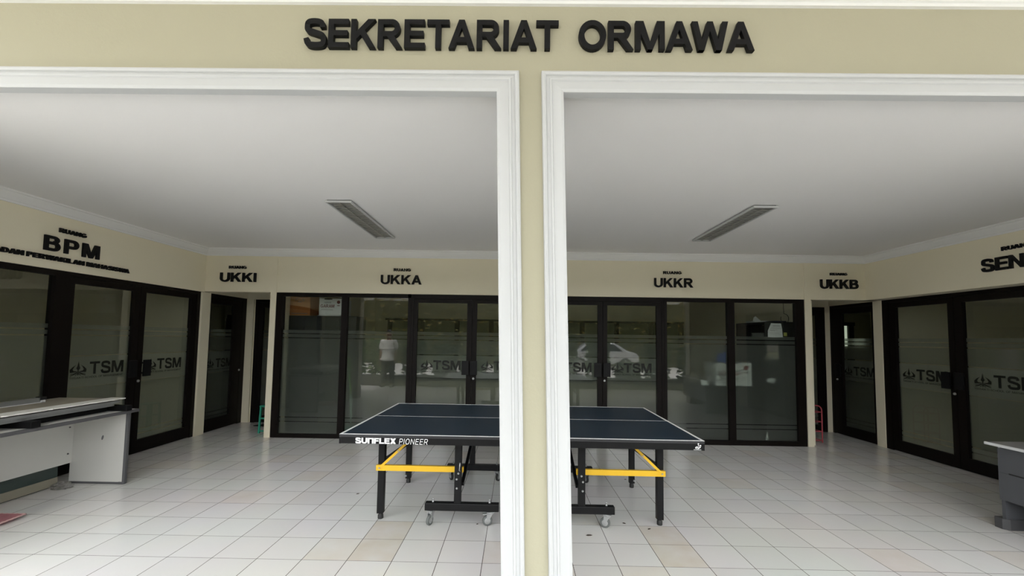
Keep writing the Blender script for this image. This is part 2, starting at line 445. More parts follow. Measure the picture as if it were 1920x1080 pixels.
def glyph(ch, s):
    """convex pieces of a capital of height 1 with vertical stroke s, and its width"""
    h = s * 0.86
    m0, m1 = 0.5 - h / 2, 0.5 + h / 2
    if ch == 'E': return [_r(0, 0, s, 1), _r(s, 1 - h, .78, 1), _r(s, m0 + .01, .74, m1 + .01), _r(s, 0, .80, h)], .80
    if ch == 'F': return [_r(0, 0, s, 1), _r(s, 1 - h, .74, 1), _r(s, m0, .68, m1)], .74
    if ch == 'L': return [_r(0, 0, s, 1), _r(s, 0, .74, h)], .74
    if ch == 'T': return [_r(0, 1 - h, .86, 1), _r(.43 - s / 2, 0, .43 + s / 2, 1 - h)], .86
    if ch == 'I': return [_r(0, 0, s, 1)], s
    if ch == 'H': return [_r(0, 0, s, 1), _r(.92 - s, 0, .92, 1), _r(s, m0, .92 - s, m1)], .92
    if ch == 'N': return [_r(0, 0, s, 1), _r(.92 - s, 0, .92, 1), [(s * .9, 1), (s * .0, 1), (.92 - s * .9, 0), (.92, 0)]], .92
    if ch == 'n': return [_r(0, 0, s, 1), _r(.92 - s, 0, .92, 1), _r(s, 1 - h, .92 - s, 1)], .92
    if ch == 'M': return [_r(0, 0, s * .95, 1), _r(1.1 - s * .95, 0, 1.1, 1), [(0, 1), (.55 - s * .45, 0), (.55 + s * .42, 0), (s * 1.42, 1)], [(1.1, 1), (1.1 - s * 1.42, 1), (.55 - s * .42, 0), (.55 + s * .45, 0)]], 1.1
    if ch == 'W': return [[(0, 1), (.36 - s * .55, 0), (.36 + s * .5, 0), (s * 1.05, 1)], [(.36 - s * .5, 0), (.36 + s * .5, 0), (.68 + s * .5, 1), (.68 - s * .5, 1)],
                          [(1.0 - s * .5, 0), (1.0 + s * .5, 0), (.68 + s * .5, 1), (.68 - s * .5, 1)], [(1.36, 1), (1.36 - s * 1.05, 1), (1.0 - s * .5, 0), (1.0 + s * .55, 0)]], 1.36
    if ch == 'A': return [[(0, 0), (s * 1.08, 0), (.5 + s * .5, 1), (.5 - s * .52, 1)], [(1 - s * 1.08, 0), (1, 0), (.5 + s * .52, 1), (.5 - s * .5, 1)], _r(.22, .21, .78, .21 + h)], 1.0
    if ch == 'K': return [_r(0, 0, s, 1), [(s * .9, .27), (.94, 1), (.94 - s * 1.35, 1), (s * .9, .27 + s * 1.25)], [(.34, .50), (.96 - s * 1.25, 0), (.96, 0), (.34 + s * .75, .50 + s * .80)]], .96
    if ch == 'X': return [[(0, 0), (s * 1.3, 0), (.9, 1), (.9 - s * 1.3, 1)], [(.9, 0), (.9 - s * 1.3, 0), (0, 1), (s * 1.3, 1)]], .90
    if ch == 'P': return [_r(0, 0, s, 1), _r(s, 1 - h, .52, 1), _r(s, .37, .52, .37 + h)] + _arc(.52, .685, (.31, .315), (.31 - s, .315 - h), -90, 90), .83
    if ch == 'R': return [_r(0, 0, s, 1), _r(s, 1 - h, .54, 1), _r(s, .40, .54, .40 + h), [(.36, .41), (.95 - s * 1.2, 0), (.95, 0), (.38 + s * 1.15, .44)]] + _arc(.54, .70, (.32, .30), (.32 - s, .30 - h), -90, 90), .95
    if ch == 'B': return [_r(0, 0, s, 1), _r(s, 1 - h, .50, 1), _r(s, m0 + .02, .54, m1 + .02), _r(s, 0, .54, h)] + _arc(.50, .73 + h / 8, (.31, .27 - h / 8), (.31 - s, .27 - h - h / 8 + .02), -90, 90) + _arc(.54, .27 + h / 4, (.33, .27 + h / 4), (.33 - s, .27 - h * .75), -90, 90), .87
    if ch == 'D': return [_r(0, 0, s, 1), _r(s, 1 - h, .42, 1), _r(s, 0, .42, h)] + _arc(.42, .5, (.48, .5), (.48 - s, .5 - h), -90, 90), .90
    if ch == 'O': return _arc(.52, .5, (.52, .52), (.52 - s * 1.03, .52 - h), 0, 360, 30), 1.04
    if ch == 'C': return _arc(.50, .5, (.50, .52), (.50 - s * 1.03, .52 - h), 42, 318, 24), .92
    if ch == 'G': return _arc(.52, .5, (.52, .52), (.52 - s * 1.03, .52 - h), 38, 330, 24) + [_r(.54, .36, 1.0, .36 + h), _r(1.0 - s, .16, 1.0, .40)], 1.0
    if ch == 'U': return [_r(0, .36, s, 1), _r(.90 - s, .36, .90, 1)] + _arc(.45, .36, (.45, .38), (.45 - s, .38 - h), 180, 360, 18), .90
    if ch == 'S':
        e = s / 2
        pts = [(.83 - e, .70), (.75 - e * .6, .86), (.44, 1.01 - h / 2), (.16 + e * .2, .88), (.03 + e, .72), (.15 + e * .3, .60), (.44, .52), (.76 - e * .3, .42), (.88 - e, .28), (.76 - e * .2, .12), (.45, -.01 + h / 2), (.13 + e * .5, .13), (.0 + e, .32)]
        return _ribbon(pts, (s + h) / 2), .88
    return [_r(0, 0, .5, 1)], .5

KERN = {('T', 'A'): -0.10, ('A', 'T'): -0.10, ('A', 'W'): -0.10, ('W', 'A'): -0.10, ('L', 'A'): 0.0, ('P', 'A'): -0.08, ('R', 'T'): -0.03, ('K', 'A'): -0.04, ('M', 'A'): -0.03}
def lay_out(text, stroke=0.2, gap=0.09, space=0.3):
    x = 0.0; out = []; prev = None
    for ch in text:
        if ch == ' ':
            x += space; prev = None; continue
        pcs, w = glyph(ch, stroke)
        if prev: x += gap + KERN.get((prev, ch), 0.0)
        elif out: x += gap
        out.append((ch, x, pcs)); x += w; prev = ch
    return out, x

def pieces_into(bm, pcs, map_, t):
    """each convex piece as a prism of thickness t"""
    t0 = t
    for q, pts in enumerate(pcs):
        t = t0 * (1.0 + 0.004 * (q % 7) + 0.0006 * q)          # keeps faces of overlapping strokes apart
        a = [bm.verts.new(map_(px, py, 0.0)) for px, py in pts]; b = [bm.verts.new(map_(px, py, t)) for px, py in pts]
        n = len(pts)
        try:
            bm.faces.new(a); bm.faces.new(list(reversed(b)))
            for i in range(n): bm.faces.new((a[i], b[i], b[(i + 1) % n], a[(i + 1) % n]))
        except ValueError: pass

def raised_line(parent, text, width, height, z, x0, depth, m, stroke=0.21, gap=0.09, space=0.32, y_front=0.0, part='letter'):
    """separate raised letters, local x along the wall, local -y out of the wall"""
    lay, w = lay_out(text, stroke, gap, space)
    sx = width / w
    for ch, x, pcs in lay:
        bm = new_bm()
        pieces_into(bm, pcs, lambda a, b, d: (x0 + (x + a) * sx, y_front - d, z + b * height), depth)
        bmesh.ops.remove_doubles(bm, verts=bm.verts, dist=1e-5)
        bmesh.ops.recalc_face_normals(bm, faces=bm.faces)
        obj(part, bm, m, parent)

def flat_line(bm, text, width, height, x0, z0, y, stroke=0.2, gap=0.09, space=0.3, shear=0.0, t=0.0006):
    lay, w = lay_out(text, stroke, gap, space)
    sx = width / (w + shear)
    for ch, x, pcs in lay:
        pieces_into(bm, pcs, lambda a, b, d: (x0 + (x + a + shear * b) * sx, y - d, z0 + b * height), t)

# ------------------------------------------------------------------ the setting
XL, XR, YR = -4.71, 5.20, 6.19          # upper wall faces
XLG, XRG = -4.745, 5.43                 # glazing planes of the side walls
ZC, ZH = 2.805, 2.155                   # ceiling, underside of the upper wall
YA = 7.21                               # back of the two recesses
YF = 2.05                               # front face of the facade
LEAN = 0.0253

bm = new_bm(); box(bm, -7.2, 8.6, -0.34, 11.0, -0.12, 0.0); floor = struct('floor', bm, TILES)
bm = new_bm(); box(bm, -5.6, 6.4, YF + 0.022, YA + 0.2, ZC, ZC + 0.1); struct('ceiling', bm, CEIL)
bm = new_bm(); box(bm, -3.5, 8.0, -1.5, YF + 0.05, 3.33, 3.5); struct('ceiling_porch_light_block', bm, CEIL)  # unseen porch overhang; its depth and left end are shaped for the light

# facade wall with two openings (front), the pillar between them leaning slightly
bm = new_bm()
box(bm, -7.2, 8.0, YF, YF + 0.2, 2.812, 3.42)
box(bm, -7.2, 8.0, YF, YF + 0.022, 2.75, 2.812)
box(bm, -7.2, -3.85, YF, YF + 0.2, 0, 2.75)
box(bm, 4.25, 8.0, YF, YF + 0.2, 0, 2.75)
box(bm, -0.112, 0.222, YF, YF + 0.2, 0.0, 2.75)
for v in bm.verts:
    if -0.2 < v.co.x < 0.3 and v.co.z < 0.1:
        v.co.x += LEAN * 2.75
struct('wall_front', bm, CREAM_SHADED)

def moulding(name, pts_outer, side):
    """stepped white moulding around an opening: pts is the inner edge path (x,z), the profile grows outwards"""
    prof = [(-0.002, 0.0225), (-0.002, -0.028), (0.0, -0.030), (0.012, -0.034), (0.055, -0.026), (0.060, -0.034), (0.068, -0.034), (0.072, -0.026), (0.086, -0.022), (0.090, -0.030), (0.100, -0.034), (0.108, -0.030), (0.111, -0.018), (0.111, 0.0)]
    bm = new_bm()
    rings = []
    n = len(pts_outer)
    for i, (x, z, ox, oz) in enumerate(pts_outer):
        rings.append([bm.verts.new((x + ox * a, YF + b, z + oz * a)) for a, b in prof])
    for A, B in zip(rings, rings[1:]):
        for k in range(len(prof) - 1):
            bm.faces.new((A[k], A[k + 1], B[k + 1], B[k]))
    bm.faces.new(rings[0]); bm.faces.new(list(reversed(rings[-1])))
    bmesh.ops.recalc_face_normals(bm, faces=bm.faces)
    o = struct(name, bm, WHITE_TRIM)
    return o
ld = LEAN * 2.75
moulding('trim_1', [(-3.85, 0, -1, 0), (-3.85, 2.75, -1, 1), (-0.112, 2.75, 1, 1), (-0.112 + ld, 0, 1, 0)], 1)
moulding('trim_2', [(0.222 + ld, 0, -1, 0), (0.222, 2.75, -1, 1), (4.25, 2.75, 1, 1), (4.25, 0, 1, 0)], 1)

def cornice(name, prof, a, b, axis, m=CORNICE):
    """straight run of a moulding: prof in (out, z); axis 'x' runs along x at depth y (out towards -y) ..."""
    bm = new_bm(); rings = []
    for t in (a, b):
        rings.append([bm.verts.new(axis(t, o, z)) for o, z in prof])
    n = len(prof)
    for k in range(n):
        bm.faces.new((rings[0][k], rings[0][(k + 1) % n], rings[1][(k + 1) % n], rings[1][k]))
    bm.faces.new(rings[0]); bm.faces.new(list(reversed(rings[1])))
    bmesh.ops.recalc_face_normals(bm, faces=bm.faces)
    return struct(name, bm, m)
cornice('trim_3', [(0, 3.222), (0.020, 3.222), (0.022, 3.236), (0.034, 3.238), (0.036, 3.25), (0.060, 3.27), (0.085, 3.31), (0.095, 3.35), (0.11, 3.352), (0.11, 3.405), (0, 3.405)], -7.2, 8.0, lambda t, o, z: (t, YF - o, z))
crown = [(0, 2.700), (0.014, 2.700), (0.016, 2.716), (0.03, 2.725), (0.062, 2.765), (0.072, 2.785), (0.088, 2.789), (0.09, 2.806), (0, 2.806)]
cornice('trim_4', crown, XL - 0.002, XR + 0.002, lambda t, o, z: (t, YR - o, z))
cornice('trim_5', crown, YF + 0.18, YR + 0.002, lambda t, o, z: (XL + o, t, z))
cornice('trim_6', crown, YF + 0.18, YR + 0.002, lambda t, o, z: (XR - o, t, z))

# upper walls and columns
bm = new_bm()
box(bm, XL - 0.14, XR + 0.24, YR, YR + 0.13, ZH, ZC + 0.02)                       # header over the back glazing and recess mouths
box(bm, -3.70, -3.612, YR - 0.012, YR + 0.13, 0, 2.71)                            # pilaster beside the left recess
box(bm, 4.285, 4.375, YR - 0.012, YR + 0.08, 0, 2.71)                             # pilaster beside the right recess
box(bm, -3.715, -3.64, YR + 0.12, YA + 0.05, 0, ZC)                               # recess side walls
box(bm, 4.30, 4.452, YR + 0.075, YA + 0.05, 0, ZC)
box(bm, -4.90, -4.60, YA, YA + 0.12, 0, ZC); box(bm, -4.60, -4.565, YA + 0.03, YA + 0.12, 0, ZC)
box(bm, -4.60, -3.64, YA, YA + 0.12, 2.13, ZC)
box(bm, 5.335, 5.62, YA, YA + 0.12, 0, ZC)
box(bm, 4.40, 5.335, YA, YA + 0.12, 2.13, ZC)
struct('wall_back', bm, CREAM)
bm = new_bm()
box(bm, XL - 0.16, XL, YF + 0.2, YR + 0.01, ZH - 0.01, ZC + 0.02)
box(bm, XL - 0.14, XL, 6.16, 6.33, 0, 2.1395)
box(bm, XL - 0.16, XL, 6.30, YA + 0.05, 2.14, ZC + 0.02)
box(bm, XL - 0.14, XL, YF + 0.2, 2.42, 0, ZH)
struct('wall_left', bm, CREAM)
bm = new_bm()
box(bm, XR, XR + 0.34, YF + 0.2, YR + 0.13, ZH, ZC + 0.02)
box(bm, XRG - 0.02, XRG + 0.14, 6.185, 6.325, 0, ZH + 0.02)
box(bm, XRG - 0.02, XRG + 0.14, 6.30, YA + 0.05, 2.15, ZC + 0.02)
box(bm, XRG - 0.02, XRG + 0.14, YF + 0.2, 2.62, 0, ZH + 0.02)
struct('wall_right', bm, CREAM)

# the offices behind the glass
bm = new_bm()
box(bm, -3.66, 4.30, 10.7, 10.8, 0, 3.0)                      # far wall
box(bm, -3.74, -3.645, YA + 0.05, 10.8, 0, 3.0)
box(bm, 4.30, 4.40, YA + 0.05, 10.8, 0, 3.0)
struct('wall_office', bm, CREAM)
bm = new_bm(); box(bm, -7.2, 8.6, YR + 0.13, 11.0, 2.86, 2.95); box(bm, -7.2, -4.8, YF + 0.1, YR + 0.13, 2.86, 2.95); box(bm, 5.5, 8.6, YF + 0.1, YR + 0.13, 2.86, 2.95); struct('ceiling_office', bm, CEIL)
bm = new_bm()
box(bm, -7.1, -7.0, 2.2, 10.8, 0, 2.9); box(bm, -7.0, -3.74, 9.9, 10.0, 0, 2.9); box(bm, -7.0, -4.87, 2.25, 2.35, 0, 2.9); box(bm, -7.0, -4.85, 6.2, 6.3, 0, 2.9)
struct('wall_left_office', bm, CREAM)
bm = new_bm()
box(bm, 8.4, 8.5, 2.2, 10.8, 0, 2.9); box(bm, 4.40, 8.4, 9.9, 10.0, 0, 2.9); box(bm, 5.55, 8.4, 2.25, 2.35, 0, 2.9); box(bm, 5.55, 8.4, 6.2, 6.3, 0, 2.9)
struct('wall_right_office', bm, CREAM)

# dark framed windows on the far walls of the offices
def far_window(name, loc, rz, x0, x1, posts, z0, z1, top=0.05):
    w = struct(name, loc=loc, rz=rz)
    bm = new_bm()
    box(bm, x0 - 0.06, x1 + 0.06, -0.06, 0.01, z1, z1 + top)
    box(bm, x0 - 0.06, x1 + 0.06, -0.06, 0.01, z0 - 0.06, z0)
    for p in posts: box(bm, p - 0.06, p + 0.06, -0.06, 0.01, z0, z1)
    obj('frame', bm, FRAME, w)
    return w
w5 = far_window('window_5', (0, 10.69, 0), 0, -3.30, -0.35, (-3.24, -2.41, -1.51, -0.63), 0.5, 1.945)
w6 = far_window('window_6', (0, 10.69, 0), 0, 0.8, 4.24, (0.8, 1.70, 2.58, 3.46, 4.22), 0.5, 1.945)
PANE_DIM = mat('dim_far_pane', (0.20, 0.22, 0.15), 0.25, var=0.1, scale=1.0)
for w, a, b in ((w5, -3.30, -0.35), (w6, 0.8, 4.24)):
    bm = new_bm(); box(bm, a, b, -0.022, -0.012, 0.5, 1.945); obj('glass_pane', bm, PANE_DIM, w)

# ------------------------------------------------------------------ glazing: windows and doors
def film_strips(parent, x0, x1, bands, y, m=None):
    bm = new_bm()
    for a, b in bands: box(bm, x0, x1, y, y + 0.0004, a, b)
    return obj('film', bm, m or FILM, parent)

BANDS_FIX = [(1.545, 1.592), (1.482, 1.530), (0.300, 1.467), (0.235, 0.288), (0.05, 0.224)]
def door_bands(zb):
    return [(1.545, 1.592), (1.482, 1.530), (1.254, 1.467), (0.300, 0.902), (0.240, 0.288), (zb, 0.228)]

def pane(parent, x0, x1, z0, z1, y=0.03):
    bm = new_bm(); box(bm, x0, x1, y, y + 0.006, z0, z1)
    return obj('glass_pane', bm, GLASS, parent)

def emblem(bm, x0, z0, w, h, y):
    mp = lambda a, b: (x0 + a * w, y, z0 + b * h)
    P = [[(0.5, 1.0), (0.465, 0.80), (0.43, 0.62), (0.38, 0.52), (0.44, 0.40), (0.5, 0.36), (0.56, 0.40), (0.62, 0.52), (0.57, 0.62), (0.535, 0.80)],
         [(0.475, 0.38), (0.478, 0.0), (0.522, 0.0), (0.525, 0.38)]]
    for s in (1, -1):
        q = lambda pts: [(0.5 + s * (a - 0.5), b) for a, b in pts]
        P.append(q([(0.36, 0.74), (0.16, 0.60), (0.0, 0.42), (0.02, 0.22), (0.40, 0.235), (0.48, 0.30), (0.48, 0.20), (0.50, 0.34), (0.40, 0.29), (0.22, 0.33), (0.17, 0.43), (0.24, 0.58)]))
        P.append(q([(0.03, 0.02), (0.20, 0.09), (0.47, 0.22), (0.47, 0.17), (0.25, 0.05), (0.04, -0.02)]))
        P.append(q([(0.05, 0.13), (0.22, 0.15), (0.46, 0.245), (0.46, 0.215), (0.24, 0.12), (0.06, 0.09)]))
        P.append(q([(0.30, 0.0), (0.48, 0.15), (0.48, 0.10), (0.36, 0.0)]))
    for pts in P:
        try: poly(bm, pts, mp)
        except ValueError: pass

def logo(parent, xe, we, xt, wt, z, h, y=0.027):
    """emblem, TSM and the small line under them, dark decals for letters cut out of the frosted band"""
    bm = new_bm()
    emblem(bm, xe, z - 0.005, we, h * 1.12, y)
    flat_line(bm, 'TSM', wt, h, xt, z, y, stroke=0.21, gap=0.09)
    flat_line(bm, 'TRISAKTI SCHOOL OF MANAGEMENT', xt + wt - xe, h * 0.16, xe, z - h * 0.30, y, stroke=0.13, gap=0.14, space=0.45)
    bmesh.ops.recalc_face_normals(bm, faces=bm.faces)
    o = obj('logo', bm, LOGO_CUT, parent)
    return o

def leaf(parent, x0, x1, z0, z1, gx0, gx1, gz0, gz1, handle=None, lock=None, lg=None, handle_w=0.105, rear=False):
    bm = new_bm()
    y0, y1 = 0.0, 0.05
    box(bm, x0, gx0, y0, y1, z0, z1); box(bm, gx1, x1, y0, y1, z0, z1)
    box(bm, gx0, gx1, y0, y1, gz1, z1); box(bm, gx0, gx1, y0, y1, z0, gz0)
    l = obj('leaf', bm, FRAME, parent)
    pane(l, gx0 - 0.005, gx1 + 0.005, gz0 - 0.005, gz1 + 0.005)
    film_strips(l, gx0, gx1, door_bands(gz0), 0.038)
    film_strips(l, gx0, gx1, [(0.907, 1.242)], 0.038, FILM_BAND).name = 'logo_band'
    if lg: logo(l, *lg)
    if handle is not None:
        hz0, hz1 = 0.965, 1.172
        bm = new_bm()
        box(bm, handle - handle_w / 2, handle + handle_w / 2, -0.062, -0.042, hz0, hz1, 0.003)
        for zz in (hz0 + 0.03, hz1 - 0.05): box(bm, handle - 0.018, handle + 0.018, -0.045, 0.002, zz, zz + 0.02)
        obj('handle', bm, BLACK_LETTER, l)
    if lock is not None:
        bm = new_bm(); tube(bm, (lock, 0.0, 0.908), (lock, -0.012, 0.908), 0.017, 0.015, 18)
        tube(bm, (lock, -0.012, 0.908), (lock, -0.015, 0.908), 0.006, 0.005, 10)
        obj('lock', bm, ZINC, l)
    return l

ZT = 2.15
# back wall, left office: two fixed panes, then a double door ---------------------------
w1 = struct('window_1', loc=(0, YR, 0))
bm = new_bm()
box(bm, -3.606, -3.510, -0.01, 0.07, 0, ZT); box(bm, -3.51, -1.575, -0.01, 0.07, 2.098, ZT); box(bm, -3.51, -1.575, -0.01, 0.07, 0, 0.056)
box(bm, -2.622, -2.530, -0.01, 0.05, 0.056, 2.098); box(bm, -1.620, -1.575, -0.01, 0.07, 0, ZT)
obj('frame', bm, FRAME, w1)
for a, b in ((-3.51, -2.622), (-2.526, -1.62)):
    p = pane(w1, a, b, 0.056, 2.098); film_strips(p, a, b, BANDS_FIX, 0.038)

def double_door(name, loc, rz, fx0, fx1, l1, l2, zg0=0.10, zg1=2.03, head=0.065, top=ZT, lg1=None, lg2=None, h1=None, h2=None, lk1=None, lk2=None, post=0.035):
    d = struct(name, loc=loc, rz=rz)
    bm = new_bm()
    box(bm, fx0, fx1, -0.005, 0.07, top - head, top)
    box(bm, fx0, l1[0] - 0.003, -0.005, 0.07, 0, top - head); box(bm, l2[3] + 0.003, fx1, -0.005, 0.07, 0, top - head)
    obj('frame', bm, FRAME, d)
    for L_, lg, h, lk in ((l1, lg1, h1, lk1), (l2, lg2, h2, lk2)):
        leaf(d, L_[0], L_[3], 0.008, top - head - 0.004, L_[1], L_[2], zg0, zg1, h, lk, lg)
    return d
double_door('door_1', (0, YR, 0), 0, -1.575, 0.33, (-1.533, -1.477, -0.731, -0.658), (-0.652, -0.584, 0.17, 0.245),
            lg1=(-1.412, 0.178, -1.226, 0.405, 1.030, 0.138), lg2=(-0.510, 0.178, -0.324, 0.405, 1.030, 0.138), h1=-0.738, h2=-0.618, lk2=-0.622)
double_door('door_2', (0, YR, 0), 0, 0.33, 2.24, (0.385, 0.455, 1.222, 1.292), (1.298, 1.362, 2.095, 2.165),
            lg1=(0.545, 0.178, 0.731, 0.405, 1.030, 0.138), lg2=(1.432, 0.178, 1.614, 0.41, 1.030, 0.138), h1=1.212, h2=1.345, lk2=1.262 + 0.06)
w2 = struct('window_2', loc=(0, YR, 0))
bm = new_bm()
box(bm, 4.158, 4.275, -0.01, 0.07, 0, ZT); box(bm, 2.24, 4.158, -0.01, 0.07, 2.098, ZT); box(bm, 2.24, 4.158, -0.01, 0.07, 0, 0.066)
box(bm, 3.152, 3.246, -0.01, 0.07, 0.066, 2.098); box(bm, 2.205, 2.245, -0.01, 0.07, 0.0, ZT)
obj('frame', bm, FRAME, w2)
for a, b in ((2.245, 3.152), (3.246, 4.158)):
    p = pane(w2, a, b, 0.066, 2.098); film_strips(p, a, b, BANDS_FIX, 0.038)

# left wall: local x runs with world y ----------------------------------------------------
RL = pi / 2
k = XLG / -4.71
double_door('door_3', (XLG, 0, 0), RL, 4.27, 6.165, (4.355, 4.39, 5.095, 5.172), (5.178, 5.255, 6.005, 6.09), zg0=0.165, zg1=2.03, head=0.05,
            lg1=(4.425, 0.175, 4.632, 0.40, 1.040, 0.140), lg2=(5.33, 0.165, 5.508, 0.395, 1.035, 0.14), h1=5.075, h2=5.272, lk2=5.212)
w3 = struct('window_3', loc=(XLG, 0, 0), rz=RL)
bm = new_bm()
box(bm, 2.40, 4.27, -0.005, 0.07, 2.09, ZT); box(bm, 2.40, 4.27, -0.005, 0.07, 0, 0.07)
box(bm, 4.195, 4.27, -0.005, 0.07, 0.07, 2.09); box(bm, 2.40, 2.47, -0.005, 0.07, 0.07, 2.09)
obj('frame', bm, FRAME, w3)
p = pane(w3, 2.47, 4.195, 0.07, 2.09); film_strips(p, 2.47, 4.195, BANDS_FIX, 0.038)

def single_door(name, loc, rz, fx0, fx1, L_, zg0, zg1, top, head=0.05, lg=None, handle=None, lock=None):
    d = struct(name, loc=loc, rz=rz)
    bm = new_bm()
    box(bm, fx0, fx1, -0.005, 0.07, top - head, top)
    box(bm, fx0, L_[0] - 0.003, -0.005, 0.07, 0, top - head); box(bm, L_[3] + 0.003, fx1, -0.005, 0.07, 0, top - head)
    obj('frame', bm, FRAME, d)
    leaf(d, L_[0], L_[3], 0.008, top - head - 0.004, L_[1], L_[2], zg0, zg1, handle, lock, lg)
    return d
single_door('door_4', (XL - 0.02, 0, 0), RL, 6.335, YA, (6.345, 6.372, 6.91, 7.10), 0.19, 1.99, 2.14, lg=(6.35 + 0.03, 0.15, 6.575, 0.36, 0.985, 0.14), lock=7.13 - 0.04)
single_door('door_5', (0, YA, 0), 0, -4.565, -3.715, (-4.50, -4.43, -3.86, -3.76), 0.12, 1.99, 2.13)
single_door('door_6', (0, YA, 0), 0, 4.452, 5.335, (4.50, 4.60, 5.205, 5.285), 0.12, 1.99, 2.13)
# right wall: local x runs against world y
RR = -pi / 2
single_door('door_7', (XRG, 0, 0), RR, -YA, -6.325, (-7.16, -6.97, -6.375, -6.345), 0.16, 2.00, 2.15, lg=(-6.955, 0.15, -6.775, 0.39, 1.0, 0.14), handle=-7.00, lock=-7.08)
double_door('door_8', (XRG, 0, 0), RR, -6.185, -4.05, (-6.08, -5.985, -5.26, -5.19), (-5.184, -5.09, -4.27, -4.13), zg0=0.155, zg1=2.035, head=0.05, top=ZH + 0.005,
            lg1=(-5.925, 0.18, -5.725, 0.41, 1.03, 0.142), lg2=(-5.015, 0.18, -4.812, 0.41, 1.03, 0.142), h1=-5.265, h2=-5.11, lk1=-5.212)
w4 = struct('window_4', loc=(XRG, 0, 0), rz=RR)
bm = new_bm()
box(bm, -4.05, -2.60, -0.005, 0.07, 2.09, ZT); box(bm, -4.05, -2.60, -0.005, 0.07, 0, 0.07)
box(bm, -4.05, -3.98, -0.005, 0.07, 0.07, 2.09); box(bm, -2.67, -2.60, -0.005, 0.07, 0.07, 2.09)
obj('frame', bm, FRAME, w4)
p = pane(w4, -3.98, -2.67, 0.07, 2.09); film_strips(p, -3.98, -2.67, BANDS_FIX, 0.038)

# daylit windows deep in the two corner offices, seen through the recess doors
w7 = far_window('window_7', (0, 9.89, 0), 0, 7.45, 7.92, (7.895,), 0.6, 1.93, 0.08)
w8 = far_window('window_8', (0, 9.89, 0), 0, -6.84, -6.42, (-6.86,), 0.6, 1.90, 0.08)
for w, a, b, z, m in ((w7, 7.60, 7.825, 1.45, DAYLIT), (w8, -6.785, -6.60, 1.45, DIMLIT)):
    bm = new_bm(); box(bm, a, b, -0.02, -0.01, z, 1.93 if w is w7 else 1.90); obj('glass_pane', bm, m, w)

# ------------------------------------------------------------------ raised lettering
s = thing('wall_sign', 'large black raised letters reading SEKRETARIAT ORMAWA on the cream beam above the pillar', 'sign', (0, YF, 2.977))
raised_line(s, 'SEKRETARIAT', 1.306, 0.152, 0.0, -1.109, 0.022, BLACK_LETTER, stroke=0.21, gap=0.075, y_front=-0.003)
raised_line(s, 'ORMAWA', 0.889, 0.152, 0.0, 0.299, 0.022, BLACK_LETTER, stroke=0.21, gap=0.075, y_front=-0.003)
GS = 'raised room names over the office doors'
def room_sign(label, loc, rz, big, bx0, bw, bz, bh, rx0, rw, rz_, rh, sub=None):
    s = thing('room_sign', label, 'sign', loc, rz, GS)
    raised_line(s, 'RUANG', rw, rh, rz_, rx0, 0.018, BLACK_LETTER, stroke=0.23, gap=0.10, y_front=-0.002)
    raised_line(s, big, bw, bh, bz, bx0, 0.020, BLACK_LETTER, stroke=0.22, gap=0.10 if len(big) > 3 else 0.26, y_front=-0.002)
    if sub:
        raised_line(s, sub[0], sub[1], sub[4], sub[3], sub[2], 0.020, BLACK_LETTER, stroke=0.24, gap=0.10, space=0.42, y_front=-0.002)
    return s
room_sign('black raised letters reading UKKA over the pair of bronze doors left of the pillar', (0, YR, 0), 0, 'UKKA', -2.042, 0.614, 2.300, 0.138, -1.851, 0.256, 2.497, 0.042)
room_sign('black raised letters reading UKKR over the pair of bronze doors right of the pillar', (0, YR, 0), 0, 'UKKR', 2.058, 0.580, 2.308, 0.138, 2.194, 0.271, 2.508, 0.042)
room_sign('black raised letters reading UKKI over the left corner recess with the green stool', (0, YR, 0), 0, 'UKKI', -4.477, 0.548, 2.304, 0.138, -4.349, 0.263, 2.504, 0.042)
room_sign('black raised letters reading UKKB over the right corner recess with the pink rack', (0, YR, 0), 0, 'UKKB', 4.524, 0.560, 2.320, 0.138, 4.673, 0.252, 2.520, 0.038)
room_sign('three lines of black raised letters, BPM largest, above the pale desk', (XL, 0, 0), RL, 'BPM', 4.029, 0.545, 2.322, 0.152, 4.157, 0.265, 2.530, 0.045,
          sub=('BADAN PERWAKILAN MAHASISWA', 1.36, 3.585, 2.228, 0.048))
room_sign('black raised letters beginning SEN over the glass doors beside the dark grey drawers', (XR, 0, 0), RR, 'SENAT', -4.636, 0.66, 2.318, 0.142, -4.438, 0.27, 2.520, 0.043)

# ------------------------------------------------------------------ ceiling lights
def ceiling_light(label, x0, x1, y0, y1):
    cx, cy = (x0 + x1) / 2, (y0 + y1) / 2
    t = thing('ceiling_light', label, 'light', (cx, cy, ZC), 0, 'louvred tube lights on the veranda ceiling')
    a, b = (x1 - x0) / 2, (y1 - y0) / 2
    bm = new_bm()
    f = 0.016
    z0, z1 = -0.027, -0.009
    box(bm, -a, a, -b, -b + f, z0, z1); box(bm, -a, a, b - f, b, z0, z1); box(bm, -a, -a + f, -b + f, b - f, z0, z1); box(bm, a - f, a, -b + f, b - f, z0, z1)
    obj('rim', bm, WHITE_TRIM, t)
    bm = new_bm(); box(bm, -a + 0.012, a - 0.012, -b + 0.012, b - 0.012, -0.0045, 0.001); obj('housing', bm, BLACK_STEEL, t)
    bm = new_bm()
    n = 22
    for i in range(1, n):
        y = -b + 2 * b * i / n
        bar(bm, (-a + f, y, -0.013), (a - f, y, -0.013), 0.003, 0.015)
    box(bm, -0.003, 0.003, -b + f, b - f, -0.02, -0.006)
    # curved reflector leaves
    for sgn in (-1, 1):
        v = []
        for yy in (-b + f, b - f):
            v.append([bm.verts.new((sgn * (0.006 + (a - f - 0.008) * q / 5), yy, -0.018 + 0.011 * sin(pi * q / 5))) for q in range(6)])
        for q in range(5): bm.faces.new((v[0][q], v[0][q + 1], v[1][q + 1], v[1][q]))
    obj('louvre', bm, LOUVRE, t)
    return t
